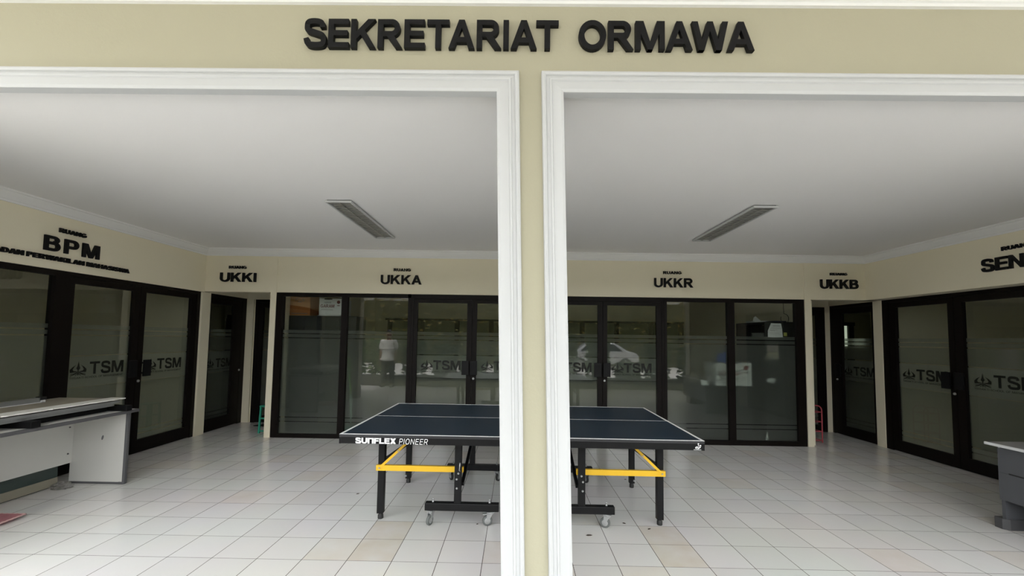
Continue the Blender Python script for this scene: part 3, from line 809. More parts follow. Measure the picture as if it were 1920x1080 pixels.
ceiling_light('white rimmed louvred tube light in the ceiling left of the pillar', -1.835, -1.585, 3.865, 5.30)
ceiling_light('white rimmed louvred tube light in the ceiling right of the pillar', 2.235, 2.465, 3.875, 5.24)

# ------------------------------------------------------------------ table tennis table
T = thing('table_tennis_table', 'dark blue table tennis table with black legs and yellow braces, behind the pillar', 'table', (0.0537, 3.9497, 0), -0.0113)
LX, LY = 1.382, 0.7625
bm = new_bm()
box(bm, -LX, LX, -LY, LY, 0.738, 0.7592, 0.002)
top = obj('tabletop', bm, BLUE_TOP, T)
bm = new_bm()
z0, z1 = 0.7586, 0.7602
w = 0.02
box(bm, -LX, LX, -LY, -LY + w, z0, z1); box(bm, -LX, LX, LY - w, LY, z0, z1)
box(bm, -LX, -LX + w, -LY + w, LY - w, z0, z1); box(bm, LX - w, LX, -LY + w, LY - w, z0, z1)
box(bm, -LX + w, LX - w, -0.002, 0.002, z0, z1)
obj('white_line', bm, WHITE_LINE, top)
bm = new_bm()
for sy in (-1, 1):
    box(bm, -LX + 0.002, LX - 0.002, sy * LY, sy * (LY - 0.03), 0.690, 0.7385)
    box(bm, -LX, -LX + 0.016, sy * (LY + 0.001), sy * (LY - 0.03), 0.6885, 0.738); box(bm, LX - 0.016, LX, sy * (LY + 0.001), sy * (LY - 0.03), 0.6885, 0.738)
for sx in (-1, 1):
    box(bm, sx * LX, sx * (LX - 0.03), -LY + 0.03, LY - 0.03, 0.690, 0.7385)
box(bm, -0.02, -0.004, -LY + 0.03, LY - 0.03, 0.690, 0.738); box(bm, 0.004, 0.02, -LY + 0.03, LY - 0.03, 0.690, 0.738)
apron = obj('apron', bm, BLACK_STEEL, T)
bm = new_bm()
for sy in (-1,):
    box(bm, -LX, LX, -LY - 0.0015, -LY + 0.002, 0.7395, 0.757)
EDGE = mat('charcoal_table_edge', (0.022, 0.022, 0.024), 0.5)
obj('edge_band', bm, EDGE, top)
# lettering on the apron
bm = new_bm()
xx = -LX + 0.125
lay = flat_line(bm, 'SUnFLEX', 0.312, 0.042, xx, 0.6925, -LY - 0.001, stroke=0.27, gap=0.05)
obj('lettering', bm, WHITE_LINE, apron); bm = new_bm()
flat_line(bm, 'PIONEER', 0.225, 0.042, xx + 0.335, 0.6915, -LY - 0.001, stroke=0.13, gap=0.30, shear=0.22)
obj('lettering', bm, WHITE_LINE, apron); bm = new_bm()
mp = lambda a, b: (LX - 0.082 + a * 0.058, -LY - 0.0016, 0.6925 + b * 0.05)
# small white sport mark: head, raised bat, crouched body, ground line
def disc(cx, cz, r, n=12): return [(cx + r * cos(2 * pi * q / n), cz + r * sin(2 * pi * q / n)) for q in range(n)]
poly(bm, disc(0.86, 0.66, 0.11), mp); poly(bm, disc(0.60, 0.92, 0.10), mp)
poly(bm, [(0.55, 0.86), (0.54, 0.72), (0.66, 0.52), (0.74, 0.56), (0.62, 0.74)], mp)
poly(bm, [(0.92, 0.50), (0.86, 0.34), (0.62, 0.18), (0.50, 0.12), (0.62, 0.34), (0.76, 0.48)], mp)
poly(bm, [(0.18, 0.36), (0.28, 0.50), (0.45, 0.54), (0.62, 0.46), (0.58, 0.36), (0.44, 0.42), (0.32, 0.38), (0.28, 0.22), (0.22, 0.22)], mp)
poly(bm, [(0.36, 0.38), (0.44, 0.38), (0.38, 0.16), (0.30, 0.16)], mp); poly(bm, [(0.50, 0.38), (0.58, 0.36), (0.56, 0.16), (0.48, 0.16)], mp)
poly(bm, [(0.0, 0.02), (0.0, 0.08), (0.95, 0.08), (0.95, 0.02)], mp)
bmesh.ops.recalc_face_normals(bm, faces=bm.faces)
obj('emblem', bm, WHITE_LINE, apron)

def table_leg(sx, sy):
    x, y = sx * 1.153, sy * 0.43
    bm = new_bm()
    box(bm, x - 0.0265, x + 0.0265, y - 0.025, y + 0.025, 0.045, 0.70, 0.003)
    l = obj('leg', bm, BLACK_STEEL, T)
    bm = new_bm(); lathe(bm, [(0.021, 0.0), (0.022, 0.004), (0.022, 0.03), (0.016, 0.034), (0.016, 0.05)], 16, (x, y, 0)); obj('foot', bm, BLACK_RUBBER, l)
    bm = new_bm()
    bar(bm, (x - sx * 0.03, y + 0.008, 0.485), (x - sx * 0.33, y + 0.008, 0.70), 0.02, 0.028)
    obj('brace', bm, BLACK_STEEL, T)
    if sy > 0:
        bm = new_bm(); tube(bm, (x + sx * 0.012, y - 0.024, 0.075), (x + sx * 0.035, y - 0.034, 0.075), 0.010, 0.010, 10); obj('adjuster', bm, ZINC, l)
    else:
        bm = new_bm()
        bar(bm, (x + sx * 0.005, y - 0.064, 0.425), (x - sx * 0.30, y - 0.064, 0.71), 0.006, 0.020)
        s_ = obj('strut', bm, YELLOW, T)
        bm = new_bm()
        tube(bm, (x + sx * 0.002, y - 0.066, 0.428), (x + sx * 0.002, y - 0.073, 0.428), 0.008, 0.006, 12)
        obj('rivet', bm, ZINC, s_); bm = new_bm()
        tube(bm, (x - sx * 0.15, y - 0.066, 0.57), (x - sx * 0.15, y - 0.072, 0.57), 0.007, 0.005, 12)
        obj('rivet', bm, ZINC, s_)
        bm = new_bm()
        box(bm, x + sx * 0.032, sx * 0.462, y - 0.060, y - 0.030, 0.404, 0.449, 0.002)
        obj('cross_bar', bm, YELLOW, T)
for sx in (-1, 1):
    for sy in (-1, 1): table_leg(sx, sy)

def caster(x, y, ang, brake, dark):
    """swivel caster: plate, fork and wheel turned by ang about the swivel"""
    bm = new_bm()
    box(bm, -0.032, 0.032, -0.026, 0.026, 0.106, 0.112)
    lathe(bm, [(0.020, 0.095), (0.024, 0.098), (0.024, 0.107)], 16)
    q = 0.022                                                       # trail
    for s_ in (-1, 1):
        v = [(-0.022, 0.098), (0.028, 0.098), (0.030, 0.085), (q + 0.010, 0.044), (q, 0.034), (q - 0.010, 0.044), (-0.012, 0.085)]
        a = [bm.verts.new((px, s_ * 0.019, pz)) for px, pz in v]; b = [bm.verts.new((px, s_ * 0.016, pz)) for px, pz in v]
        bm.faces.new(a); bm.faces.new(list(reversed(b)))
        for i in range(7): bm.faces.new((a[i], a[(i + 1) % 7], b[(i + 1) % 7], b[i]))
    tube(bm, (q, -0.022, 0.0405), (q, 0.022, 0.0405), 0.007, 0.007, 10)
    box(bm, -0.026, 0.030, -0.019, 0.019, 0.094, 0.099)
    if brake: box(bm, 0.028, 0.062, -0.018, 0.018, 0.092, 0.098, 0.002)
    bmesh.ops.recalc_face_normals(bm, faces=bm.faces)
    c = obj('caster', bm, ZINC, T); c.location = (x, y, 0); c.rotation_euler = (0, 0, ang)
    bm = new_bm()
    prof = [(0.026, -0.011), (0.034, -0.012), (0.039, -0.009), (0.0405, -0.004), (0.0405, 0.004), (0.039, 0.009), (0.034, 0.012), (0.026, 0.011)]
    lathe(bm, prof, 28)
    bmesh.ops.rotate(bm, verts=bm.verts, matrix=Matrix.Rotation(pi / 2, 3, 'X'))
    bmesh.ops.translate(bm, verts=bm.verts, vec=(q, 0, 0.0405))
    obj('wheel', bm, BLACK_RUBBER if dark else GREY_RUBBER, c)
    bm = new_bm()
    lathe(bm, [(0.0, -0.0125), (0.024, -0.0115), (0.026, -0.010), (0.026, 0.010), (0.024, 0.0115), (0.0, 0.0125)], 24)
    bmesh.ops.rotate(bm, verts=bm.verts, matrix=Matrix.Rotation(pi / 2, 3, 'X'))
    bmesh.ops.translate(bm, verts=bm.verts, vec=(q, 0, 0.0405))
    obj('hub', bm, ZINC, c)

for sy in (-1, 1):
    y = sy * 0.517
    for sx in (-1, 1):
        bm = new_bm(); box(bm, sx * 0.762, sx * 0.165, y - 0.028, y + 0.028, 0.115, 0.174, 0.004); obj('base_beam', bm, BLACK_STEEL, T)
        bm = new_bm(); box(bm, sx * 0.5 - 0.028, sx * 0.5 + 0.028, y - 0.022, y + 0.022, 0.172, 0.70, 0.003)
        post = obj('post', bm, BLACK_STEEL, T)
        for bx in (0.70, 0.24):
            bm = new_bm()
            tube(bm, (sx * bx, y, 0.17), (sx * bx, y, 0.190), 0.009, 0.009, 10); tube(bm, (sx * bx, y, 0.19), (sx * bx, y, 0.205), 0.006, 0.005, 10)
            obj('bolt', bm, ZINC, T)
        if sy < 0:
            for bx, bz in ((0.496, 0.411), (0.508, 0.365), (0.506, 0.293)):
                bm = new_bm(); tube(bm, (sx * bx, y - 0.0215, bz), (sx * bx, y - 0.028, bz), 0.0095, 0.006, 12)
                obj('rivet', bm, ZINC, post)
            if sx < 0:
                bm = new_bm(); path(bm, [(-0.484, y - 0.024, 0.49), (-0.484, y - 0.034, 0.475), (-0.487, y - 0.034, 0.44), (-0.484, y - 0.024, 0.43)], 0.004, 8)
                tube(bm, (-0.484, y - 0.030, 0.470), (-0.483, y - 0.030, 0.497), 0.006, 0.006, 10)
                obj('latch', bm, ZINC, post)
            # folding stay from the front post up to the rear post
            bm = new_bm(); bar(bm, (sx * 0.468, y + 0.02, 0.315), (sx * 0.468, 0.47, 0.60), 0.024, 0.028)
            obj('stay', bm, BLACK_STEEL, T)
        caster(sx * 0.712, y, radians(250 if sx < 0 else 155) if sy < 0 else radians(120), False, sy > 0)
        caster(sx * 0.235, y, radians(195 if sx < 0 else 160) if sy < 0 else radians(60), sy < 0, sy > 0)

# ------------------------------------------------------------------ pale desk at the left
D = thing('desk', 'pale grey office desk with dark edging, by the left glass doors, old boards on top', 'desk', (-4.15, 3.43, 0))
def dl(bm): bmesh.ops.translate(bm, verts=bm.verts, vec=(4.15, -3.43, 0)); return bm
bm = new_bm(); box(bm, -4.50, -3.862, 2.62, 4.262, 0.708, 0.734); obj('desktop', dl(bm), LAMINATE, D)
bm = new_bm()
box(bm, -3.874, -3.845, 2.61, 4.272, 0.706, 0.736, 0.007); box(bm, -4.51, -3.87, 4.258, 4.272, 0.706, 0.736, 0.004)
obj('desktop_edging', dl(bm), DARK_EDGE, D)
for y0, nm in ((4.190, 0), (2.65, 1)):
    bm = new_bm(); box(bm, -4.445, -3.905, y0, y0 + 0.024, 0.022, 0.708)
    sp = obj('side_panel', dl(bm), LAMINATE, D)
    bm = new_bm(); box(bm, -3.907, -3.882, y0 - 0.006, y0 + 0.028, 0.0, 0.708, 0.006); box(bm, -3.945, -3.885, y0 - 0.005, y0 + 0.027, 0.0, 0.024, 0.004); box(bm, -4.445, -3.93, y0 + 0.002, y0 + 0.022, 0.0, 0.022)
    obj('panel_edging', dl(bm), DARK_EDGE, sp)
    if nm == 0:
        bm = new_bm(); poly(bm, [(-4.132 + 0.011 * cos(q * pi / 6), 0.455 + 0.024 * sin(q * pi / 6)) for q in range(12)], lambda u, w: (u + (w - 0.455) * 0.2, y0 - 0.0008, w)); obj('stain_mark', dl(bm), GREY_PRINT, sp)
bm = new_bm(); box(bm, -4.452, -4.430, 2.674, 4.190, 0.205, 0.708)
mp_ = obj('modesty_panel', dl(bm), LAMINATE, D)
for zz in (0.56, 0.30):
    bm = new_bm(); tube(bm, (-4.431, 4.15, zz), (-4.424, 4.15, zz), 0.008, 0.007, 10)
    obj('screw', dl(bm), DARK_EDGE, mp_)

g = 'black steel channels under the old boards'
o = obj('steel_channel', box(new_bm(), -4.48, -3.825, 4.10, 4.16, 0.7362, 0.790, 0.003), BLACK_STEEL); tag(o, 'black steel channel lying across the far end of the pale desk', 'channel', g)
o = obj('steel_channel', box(new_bm(), -4.48, -3.835, 3.30, 3.37, 0.7362, 0.790, 0.003), BLACK_STEEL); tag(o, 'black steel channel under the boards at the near part of the pale desk', 'channel', g)
o = obj('steel_support', box(new_bm(), -4.50, -4.00, 3.39, 4.08, 0.7362, 0.788, 0.003), BLACK_STEEL); tag(o, 'flat black steel support between the two channels under the grey boards', 'support')
bm = new_bm(); box(bm, -4.55, -3.93, 2.70, 4.08, 0.7905, 0.806); box(bm, -3.945, -3.925, 2.70, 4.06, 0.7900, 0.812, 0.003)
o = obj('framed_board', bm, ALU); tag(o, 'grey metal edged board lying flat on the black channels', 'board')
bm = new_bm(); box(bm, -4.58, -3.915, 2.68, 4.12, 0.8125, 0.838, 0.002)
o = obj('thick_board', bm, ALU); tag(o, 'thick grey edged board under the torn white sheet on the desk', 'board')
# worn top sheet with a torn white edge
t = thing('worn_board', 'worn brown board with a torn white front edge, topmost on the pale desk', 'board', (-4.2, 3.4, 0.8385))
bm = new_bm()
def sheet(bm, x0, x1, y0, y1, z0, z1, n, amp, seed):
    rnd = random.Random(seed)
    rows = []
    for i in range(n + 1):
        y = y0 + (y1 - y0) * i / n
        x = x1 + rnd.uniform(-amp, amp)
        zz = z1 + rnd.uniform(-0.002, 0.002)
        rows.append([bm.verts.new((x0, y, z0)), bm.verts.new((x, y, z0)), bm.verts.new((x, y, zz)), bm.verts.new((x0, y, z1))])
    for A, B in zip(rows, rows[1:]):
        for q in range(4): bm.faces.new((A[q], A[(q + 1) % 4], B[(q + 1) % 4], B[q]))
    bm.faces.new(rows[0]); bm.faces.new(list(reversed(rows[-1])))
    bmesh.ops.recalc_face_normals(bm, faces=bm.faces)
sheet(bm, -4.58 + 4.2, -3.955 + 4.2, 2.68 - 3.4, 4.17 - 3.4, 0.0, 0.010, 8, 0.0, 1); obj('board_face', bm, BOARD, t)
bm = new_bm(); sheet(bm, -4.05 + 4.2, -3.905 + 4.2, 2.70 - 3.4, 4.165 - 3.4, 0.0106, 0.0200, 60, 0.010, 3); obj('torn_edge', bm, TORN, t)
t = thing('metal_rail', 'grey metal rail with black end cap lying on the worn board', 'rail', (-4.42, 3.55, 0.8495))
bm = new_bm(); box(bm, -0.02, 0.02, -0.9, 0.30, 0.003, 0.045, 0.004); obj('rail_body', bm, ALU, t)
bm = new_bm(); box(bm, -0.024, 0.024, 0.29, 0.345, 0.02, 0.052, 0.004); obj('end_cap', bm, BLACK_RUBBER, t)
bm = new_bm(); box(bm, -0.022, 0.03, -0.9, 0.32, 0.0, 0.006); box(bm, -0.02, 0.03, 0.30, 0.33, 0.0, 0.022); obj('white_foot', bm, WHITE_PLASTIC, t)

# dark glass panel standing behind the desk
t = thing('glass_panel', 'dark glass panel with beige bottom rail standing under the pale desk', 'panel', (-4.49, 3.4, 0))
DARK_GREEN_GLASS = mat('dark_green_glass', (0.035, 0.055, 0.05), 0.12, var=0.3, scale=4)
BEIGE_RAIL = mat('beige_rail', (0.30, 0.28, 0.22), 0.6, var=0.1)
bm = new_bm(); box(bm, -0.012, 0.012, -0.9, 0.72, 0.006, 0.085, 0.002); obj('bottom_rail', bm, BEIGE_RAIL, t)
bm = new_bm(); box(bm, -0.005, 0.005, -0.9, 0.72, 0.085, 0.60); obj('pane', bm, DARK_GREEN_GLASS, t)
bm = new_bm(); box(bm, -0.010, 0.010, -0.9, 0.72, 0.0, 0.006); obj('base_strip', bm, BLACK_RUBBER, t)
# crumpled clear plastic on the floor at the desk foot
bm = new_bm()
bmesh.ops.create_icosphere(bm, subdivisions=3, radius=0.5)
rnd = random.Random(5)
for v in bm.verts:
    k_ = 1 + rnd.uniform(-0.18, 0.18)
    v.co = Vector((v.co.x * 0.19 * k_, v.co.y * 0.13 * k_, max(-0.0, (v.co.z + 0.22) * 0.07 * k_)))
bmesh.ops.translate(bm, verts=bm.verts, vec=(-4.365, 4.06, 0.002))
o = obj('plastic_wrap', bm, CLEAR_PLASTIC); tag(o, 'crumpled clear plastic on the floor at the foot of the pale desk', 'plastic wrap')

# pink mats
def mat_thing(label, cx, cy, w_, d_, rz, z, seed):
    t = thing('doormat', label, 'mat', (cx, cy, z), rz, 'pink mats on the tiles at the left edge')
    bm = new_bm(); box(bm, -w_ / 2, w_ / 2, -d_ / 2, d_ / 2, 0, 0.010, 0.002); obj('mat_body', bm, PINK_MAT, t)
    bm = new_bm()
    a, b = w_ / 2, d_ / 2
    pts = []
    n = 24
    for i in range(n + 1): pts.append((a + 0.002, -b + 2 * b * i / n, 0.008 + 0.0025 * (i % 2)))
    path(bm, pts, 0.006, 6)
    pts = [(-a + 2 * a * i / n, -b - 0.002, 0.008 + 0.0025 * (i % 2)) for i in range(n + 1)]
    path(bm, pts, 0.006, 6)
    pts = [(-a + 2 * a * i / n, b + 0.002, 0.008 + 0.0025 * (i % 2)) for i in range(n + 1)]
    path(bm, pts, 0.004, 6)
    obj('binding', bm, PINK_EDGE, t)
    return t
mat_thing('pink woven doormat, lower of two, at the left edge of the tiles', -4.24, 3.13, 0.46, 0.50, radians(-4), 0.0, 1)
mat_thing('pink woven doormat with pale binding lying on top of another pink mat', -4.20, 3.20, 0.50, 0.42, radians(2), 0.019, 2)

# ------------------------------------------------------------------ grey drawers at the right
D = thing('drawer_desk', 'dark grey steel desk with drawers and pale top at the right edge of the floor', 'desk', (4.35, 3.0, 0))
def dr(bm): bmesh.ops.translate(bm, verts=bm.verts, vec=(-4.35, -3.0, 0)); return bm
bm = new_bm(); box(bm, 3.992, 4.75, 2.32, 3.62, 0.672, 0.694, 0.003); obj('desktop', dr(bm), WHITE_PLASTIC, D)
TOPG = mat('pale_grey_top', (0.24, 0.235, 0.23), 0.4)
bm = new_bm(); box(bm, 4.002, 4.74, 2.33, 3.61, 0.693, 0.6955); obj('top_sheet', dr(bm), TOPG, D)
bm = new_bm(); box(bm, 4.040, 4.70, 2.36, 3.565, 0.235, 0.672, 0.003); body = obj('drawer_case', dr(bm), GREY_STEEL, D)
bm = new_bm(); box(bm, 4.034, 4.042, 2.38, 3.560, 0.460, 0.668, 0.002); f1 = obj('drawer', dr(bm), GREY_STEEL, D)
bm = new_bm(); box(bm, 4.034, 4.042, 2.38, 3.560, 0.246, 0.4585, 0.001); f2 = obj('drawer', dr(bm), GREY_STEEL, D)
bm = new_bm(); box(bm, 4.0325, 4.036, 2.6, 3.485, 0.4575, 0.4675); obj('finger_slot', dr(bm), BLACK_RUBBER, f1)
bm = new_bm(); tube(bm, (4.036, 3.545, 0.662), (4.030, 3.545, 0.662), 0.007, 0.006, 10); obj('screw', dr(bm), ZINC, f1)
bm = new_bm(); box(bm, 4.046, 4.69, 3.53, 3.556, 0.02, 0.24); pl = obj('leg_panel', dr(bm), GREY_STEEL, D)
bm = new_bm()
v = []
for z_ in (0.0, 0.085):
    v.append([bm.verts.new((x_, y_, z_)) for x_, y_ in ((4.028, 3.545), (4.028, 3.60), (4.70, 3.60), (4.70, 3.515), (4.062, 3.515))])
bm.faces.new(list(reversed(v[0]))); bm.faces.new(v[1])
for i in range(5): bm.faces.new((v[0][i], v[0][(i + 1) % 5], v[1][(i + 1) % 5], v[1][i]))
bmesh.ops.recalc_face_normals(bm, faces=bm.faces)
obj('foot', dr(bm), DARK_GREY_STEEL, D)
bm = new_bm(); box(bm, 4.06, 4.12, 3.30, 3.42, 0.222, 0.240, 0.002); obj('runner_end', dr(bm), ALU, body)

# ------------------------------------------------------------------ stool, rack and black mat in the recesses
t = thing('step_stool', 'green metal stool in the left corner recess, half hidden by the column', 'stool', (-3.83, 6.52, 0))
GX = 0.10
for sx in (-1, 1):
    for sy in (-1, 1):
        bm = new_bm(); bar(bm, (sx * GX, sy * 0.085, 0.0), (sx * (GX - 0.012), sy * 0.075, 0.41), 0.024, 0.024, (0, 1, 0)); obj('leg', bm, GREEN_PAINT, t)
for zz in (0.025, 0.215):
    for sy in (-1, 1):
        bm = new_bm(); box(bm, -GX + 0.008, GX - 0.008, sy * 0.08 - 0.009, sy * 0.08 + 0.009, zz, zz + 0.022); obj('rung', bm, GREEN_PAINT, t)
bm = new_bm(); box(bm, -GX - 0.004, GX + 0.004, -0.095, 0.095, 0.402, 0.422, 0.005); obj('seat', bm, GREEN_PAINT, t)
t = thing('wire_rack', 'pink metal rack with rounded top in the right corner recess beside the column', 'rack', (4.56, 6.50, 0))
for yy in (-0.05, 0.12):
    bm = new_bm()
    pts = [(0.128, yy, 0.0), (0.128, yy, 0.47)]
    for q in range(1, 7): a = q * pi / 12; pts.append((0.058 + 0.07 * cos(a), yy, 0.48 + 0.075 * sin(a)))
    pts += [(-0.02, yy, 0.557), (-0.08, yy, 0.53), (-0.10, yy, 0.48), (-0.10, yy, 0.0)]
    path(bm, pts, 0.009, 8); obj('side_frame', bm, PINK_PAINT, t)
for zz in (0.03, 0.165, 0.31, 0.456):
    bm = new_bm()
    path(bm, [(-0.10, -0.05, zz), (0.128, -0.05, zz)], 0.007, 8); path(bm, [(-0.10, 0.12, zz), (0.128, 0.12, zz)], 0.007, 8)
    path(bm, [(0.128, -0.05, zz), (0.128, 0.12, zz)], 0.006, 8); path(bm, [(-0.10, -0.05, zz), (-0.10, 0.12, zz)], 0.006, 8)
    for q in range(4): path(bm, [(-0.06 + q * 0.045, -0.05, zz), (-0.06 + q * 0.045, 0.12, zz)], 0.003, 6)
    obj('shelf', bm, PINK_PAINT, t)
bm = new_bm()
v = [bm.verts.new(p) for p in ((-4.33, 6.93, 0.001), (-3.78, 6.86, 0.001), (-3.74, 7.16, 0.001), (-4.12, 7.19, 0.001))]
v2 = [bm.verts.new((q.co.x, q.co.y, 0.012)) for q in v]
bm.faces.new(list(reversed(v))); bm.faces.new(v2)
for i in range(4): bm.faces.new((v[i], v[(i + 1) % 4], v2[(i + 1) % 4], v2[i]))
bmesh.ops.recalc_face_normals(bm, faces=bm.faces)
o = obj('doormat', bm, DARK_MAT); tag(o, 'black doormat in front of the door at the back of the left recess', 'mat')

# small dry leaves and litter on the tiles
def litter(x, y, rz, L_, label):
    bm = new_bm()
    pts = [(-L_ / 2, 0, 0.002), (-L_ * 0.2, L_ * 0.16, 0.006), (L_ * 0.25, L_ * 0.13, 0.005), (L_ / 2, 0, 0.003), (L_ * 0.2, -L_ * 0.12, 0.001), (-L_ * 0.25, -L_ * 0.12, 0.001)]
    c = bm.verts.new((0, 0, 0.007)); b = bm.verts.new((0, 0, 0.0008))
    vs = [bm.verts.new(p) for p in pts]
    for i in range(6):
        bm.faces.new((vs[i], vs[(i + 1) % 6], c)); bm.faces.new((vs[(i + 1) % 6], vs[i], b))
    o = obj('dry_leaf', bm, DRY); o.location = (x, y, 0); o.rotation_euler = (0, 0, rz)
    tag(o, label, 'leaf', 'dry leaves on the floor tiles')
DRY = mat('dry_leaf', (0.05, 0.035, 0.025), 0.8)
LEAVES = [(1109, 999.5, 'largest dry leaf on the tiles, right of the pillar foot'), (1171, 977, 'dry leaf between the right caster and the front right table leg'), (1215, 986, 'dry leaf just in front of the right front table leg'),
          (672, 923, 'dry leaf on the tiles left of the front left table leg'), (1175, 896, 'dry leaf beside the right rear table leg'), (894, 978, 'dry leaf between the two left casters of the table')]
for (x, y, rz_, L_), (_, _, lb) in zip([(0.587, 3.292, 0.1, 0.055), (0.913, 3.515, -0.5, 0.032), (1.09, 3.42, 0.5, 0.035), (-1.49, 4.05, 0.6, 0.035), (1.21, 4.60, 0.2, 0.03), (-0.29, 3.45, 0.4, 0.02)], LEAVES):
    litter(x, y, rz_, L_, lb)

# ------------------------------------------------------------------ seen through the glass, left office
def steel_cabinet(label, x0, x1, y0, y1, z1, m):
    t = thing('steel_cabinet', label, 'cabinet', ((x0 + x1) / 2, (y0 + y1) / 2, 0), 0, 'tall cabinets behind the left fixed panes')
    a, b = (x1 - x0) / 2, (y1 - y0) / 2
    bm = new_bm(); box(bm, -a, a, -b, b, 0, z1, 0.003); obj('case', bm, m, t)
    bm = new_bm(); box(bm, -a + 0.012, -0.003, -b - 0.010, -b, 0.06, z1 - 0.03, 0.002); d1 = obj('door', bm, m, t)
    bm = new_bm(); box(bm, 0.003, a - 0.012, -b - 0.010, -b, 0.06, z1 - 0.03, 0.002); d2 = obj('door', bm, m, t)
    bm = new_bm(); box(bm, 0.02, 0.032, -b - 0.022, -b - 0.009, 0.95, 1.08, 0.002); obj('handle', bm, BLACK_RUBBER, d2)
steel_cabinet('dark tall steel cabinet behind the left pane, under the brown carton', -3.635, -3.115, 6.60, 7.02, 1.83, DARK_CABINET)
steel_cabinet('greenish tall steel cabinet behind the left pane, under the white carton', -3.108, -2.555, 6.61, 7.03, 1.83, CAB_GREEN)
def carton(label, name_m, cx, y0, w_, d_, z, h, rz, m):
    t = thing('carton', label, 'box', (cx, y0 + d_ / 2, z), rz)
    bm = new_bm(); box(bm, -w_ / 2, w_ / 2, -d_ / 2, d_ / 2, 0, h, 0.003); obj('carton_body', bm, m, t)
    return t
t = carton('brown cardboard box with dark lower print on top of the left cabinet', 'b', -3.475, 6.62, 0.325, 0.30, 1.831, 0.34, 0.0, CARD_BROWN)
bm = new_bm(); v = [(-0.163, 0.012), (0.163, 0.012), (0.163, 0.125), (-0.163, 0.17)]
bm.faces.new([bm.verts.new((a, -0.1512, b)) for a, b in v]); v = [(-0.15, 0.012), (0.15, 0.012), (0.15, 0.085), (-0.15, 0.11)]
bm.faces.new([bm.verts.new((0.1632, a, b)) for a, b in v]); obj('print_band', bm, CARD_DARK, t)
bm = new_bm(); box(bm, -0.14, 0.12, -0.1522, -0.1512, 0.028, 0.038); box(bm, -0.04, 0.02, -0.1522, -0.1512, 0.215, 0.222)
for q in range(14): a = pi * q / 13; box(bm, -0.01 + 0.065 * cos(a) - 0.004, -0.01 + 0.065 * cos(a) + 0.004, -0.1522, -0.1512, 0.235 + 0.05 * sin(a), 0.245 + 0.05 * sin(a))
obj('print_mark', bm, GREY_PRINT, t)
def garam(label, cx, y0, w_, d_, z, h, rz):
    t = carton(label, 'w', cx, y0, w_, d_, z, h, rz, CARD_WHITE)
    yf = -d_ / 2 - 0.0006
    bm = new_bm(); flat_line(bm, 'GARAM', w_ * 0.60, h * 0.19, -w_ * 0.44, h * 0.44, yf, stroke=0.2, gap=0.06); obj('red_lettering', bm, RED_PRINT, t)
    bm = new_bm(); flat_line(bm, 'GUDANG', w_ * 0.30, h * 0.085, -w_ * 0.28, h * 0.71, yf, stroke=0.18, gap=0.08)
    flat_line(bm, 'INTERNATIONAL', w_ * 0.52, h * 0.06, -w_ * 0.40, h * 0.28, yf, stroke=0.14, gap=0.08, shear=0.2)
    obj('grey_lettering', bm, GREY_PRINT, t)
    bm = new_bm(); n = 16
    bm.faces.new([bm.verts.new((w_ * 0.34 + w_ * 0.075 * cos(2 * pi * q / n), yf, h * 0.78 + w_ * 0.075 * sin(2 * pi * q / n))) for q in range(n)])
    box(bm, w_ * 0.28, w_ * 0.40, yf - 0.0003, yf, h * 0.55, h * 0.59); obj('seal', bm, RED_PRINT, t)
    bm = new_bm(); box(bm, -w_ * 0.28, w_ * 0.06, yf - 0.001, yf, h * 0.93, h * 1.0); obj('hand_hole', bm, BLACK_RUBBER, t)
    # marks on the right side
    bm = new_bm(); xs = w_ / 2 + 0.0006
    for a, b, c_, d2 in ((-0.10, -0.06, 0.55, 0.72), (-0.10, -0.06, 0.35, 0.45), (0.02, 0.06, 0.42, 0.62)): box(bm, xs, xs + 0.0004, a, b, h * c_, h * d2)
    obj('side_print', bm, GREY_PRINT, t)
    return t
garam('white carton with red lettering on top of the greenish cabinet behind the left pane', -2.995, 6.635, 0.365, 0.40, 1.850, 0.262, 0.03)
bm = new_bm()
for q in range(5):
    box(bm, -3.20 + 0.01 * q, -2.84 + 0.012 * (q % 3), 6.63, 6.92, 1.8312 + 0.0036 * q, 1.8344 + 0.0036 * q)
o = obj('paper_pile', bm, PAPER); tag(o, 'thin pile of papers under the white carton on the greenish cabinet', 'papers')
t = thing('dustpan', 'long handled dustpan with green grip standing behind the glass', 'dustpan', (-2.52, 6.45, 0))
bm = new_bm(); tube(bm, (-0.02, 0, 0.62), (-0.085, 0.03, 1.185), 0.011, 0.011, 12); obj('grip', bm, GREEN_PLASTIC, t)
bm = new_bm(); tube(bm, (-0.0875, 0.031, 1.150), (-0.0905, 0.033, 1.19), 0.0125, 0.0125, 12); obj('grip_cap', bm, WHITE_PLASTIC, t)
bm = new_bm(); tube(bm, (0.0, 0, 0.10), (-0.02, 0, 0.62), 0.010, 0.010, 12); obj('shaft', bm, PALE_GREEN, t)
bm = new_bm()
v = [(-0.12, -0.12, 0.002), (0.12, -0.12, 0.002), (0.12, 0.10, 0.002), (-0.12, 0.10, 0.002), (-0.125, 0.0, 0.12), (0.125, 0.0, 0.12), (0.115, 0.10, 0.13), (-0.115, 0.10, 0.13)]
vv = [bm.verts.new(p) for p in v]
for f in ((3, 2, 1, 0), (0, 4, 7, 3), (1, 2, 6, 5), (3, 7, 6, 2), (4, 5, 6, 7)): bm.faces.new([vv[i] for i in f])
bmesh.ops.recalc_face_normals(bm, faces=bm.faces)
obj('pan', bm, PALE_GREEN, t)

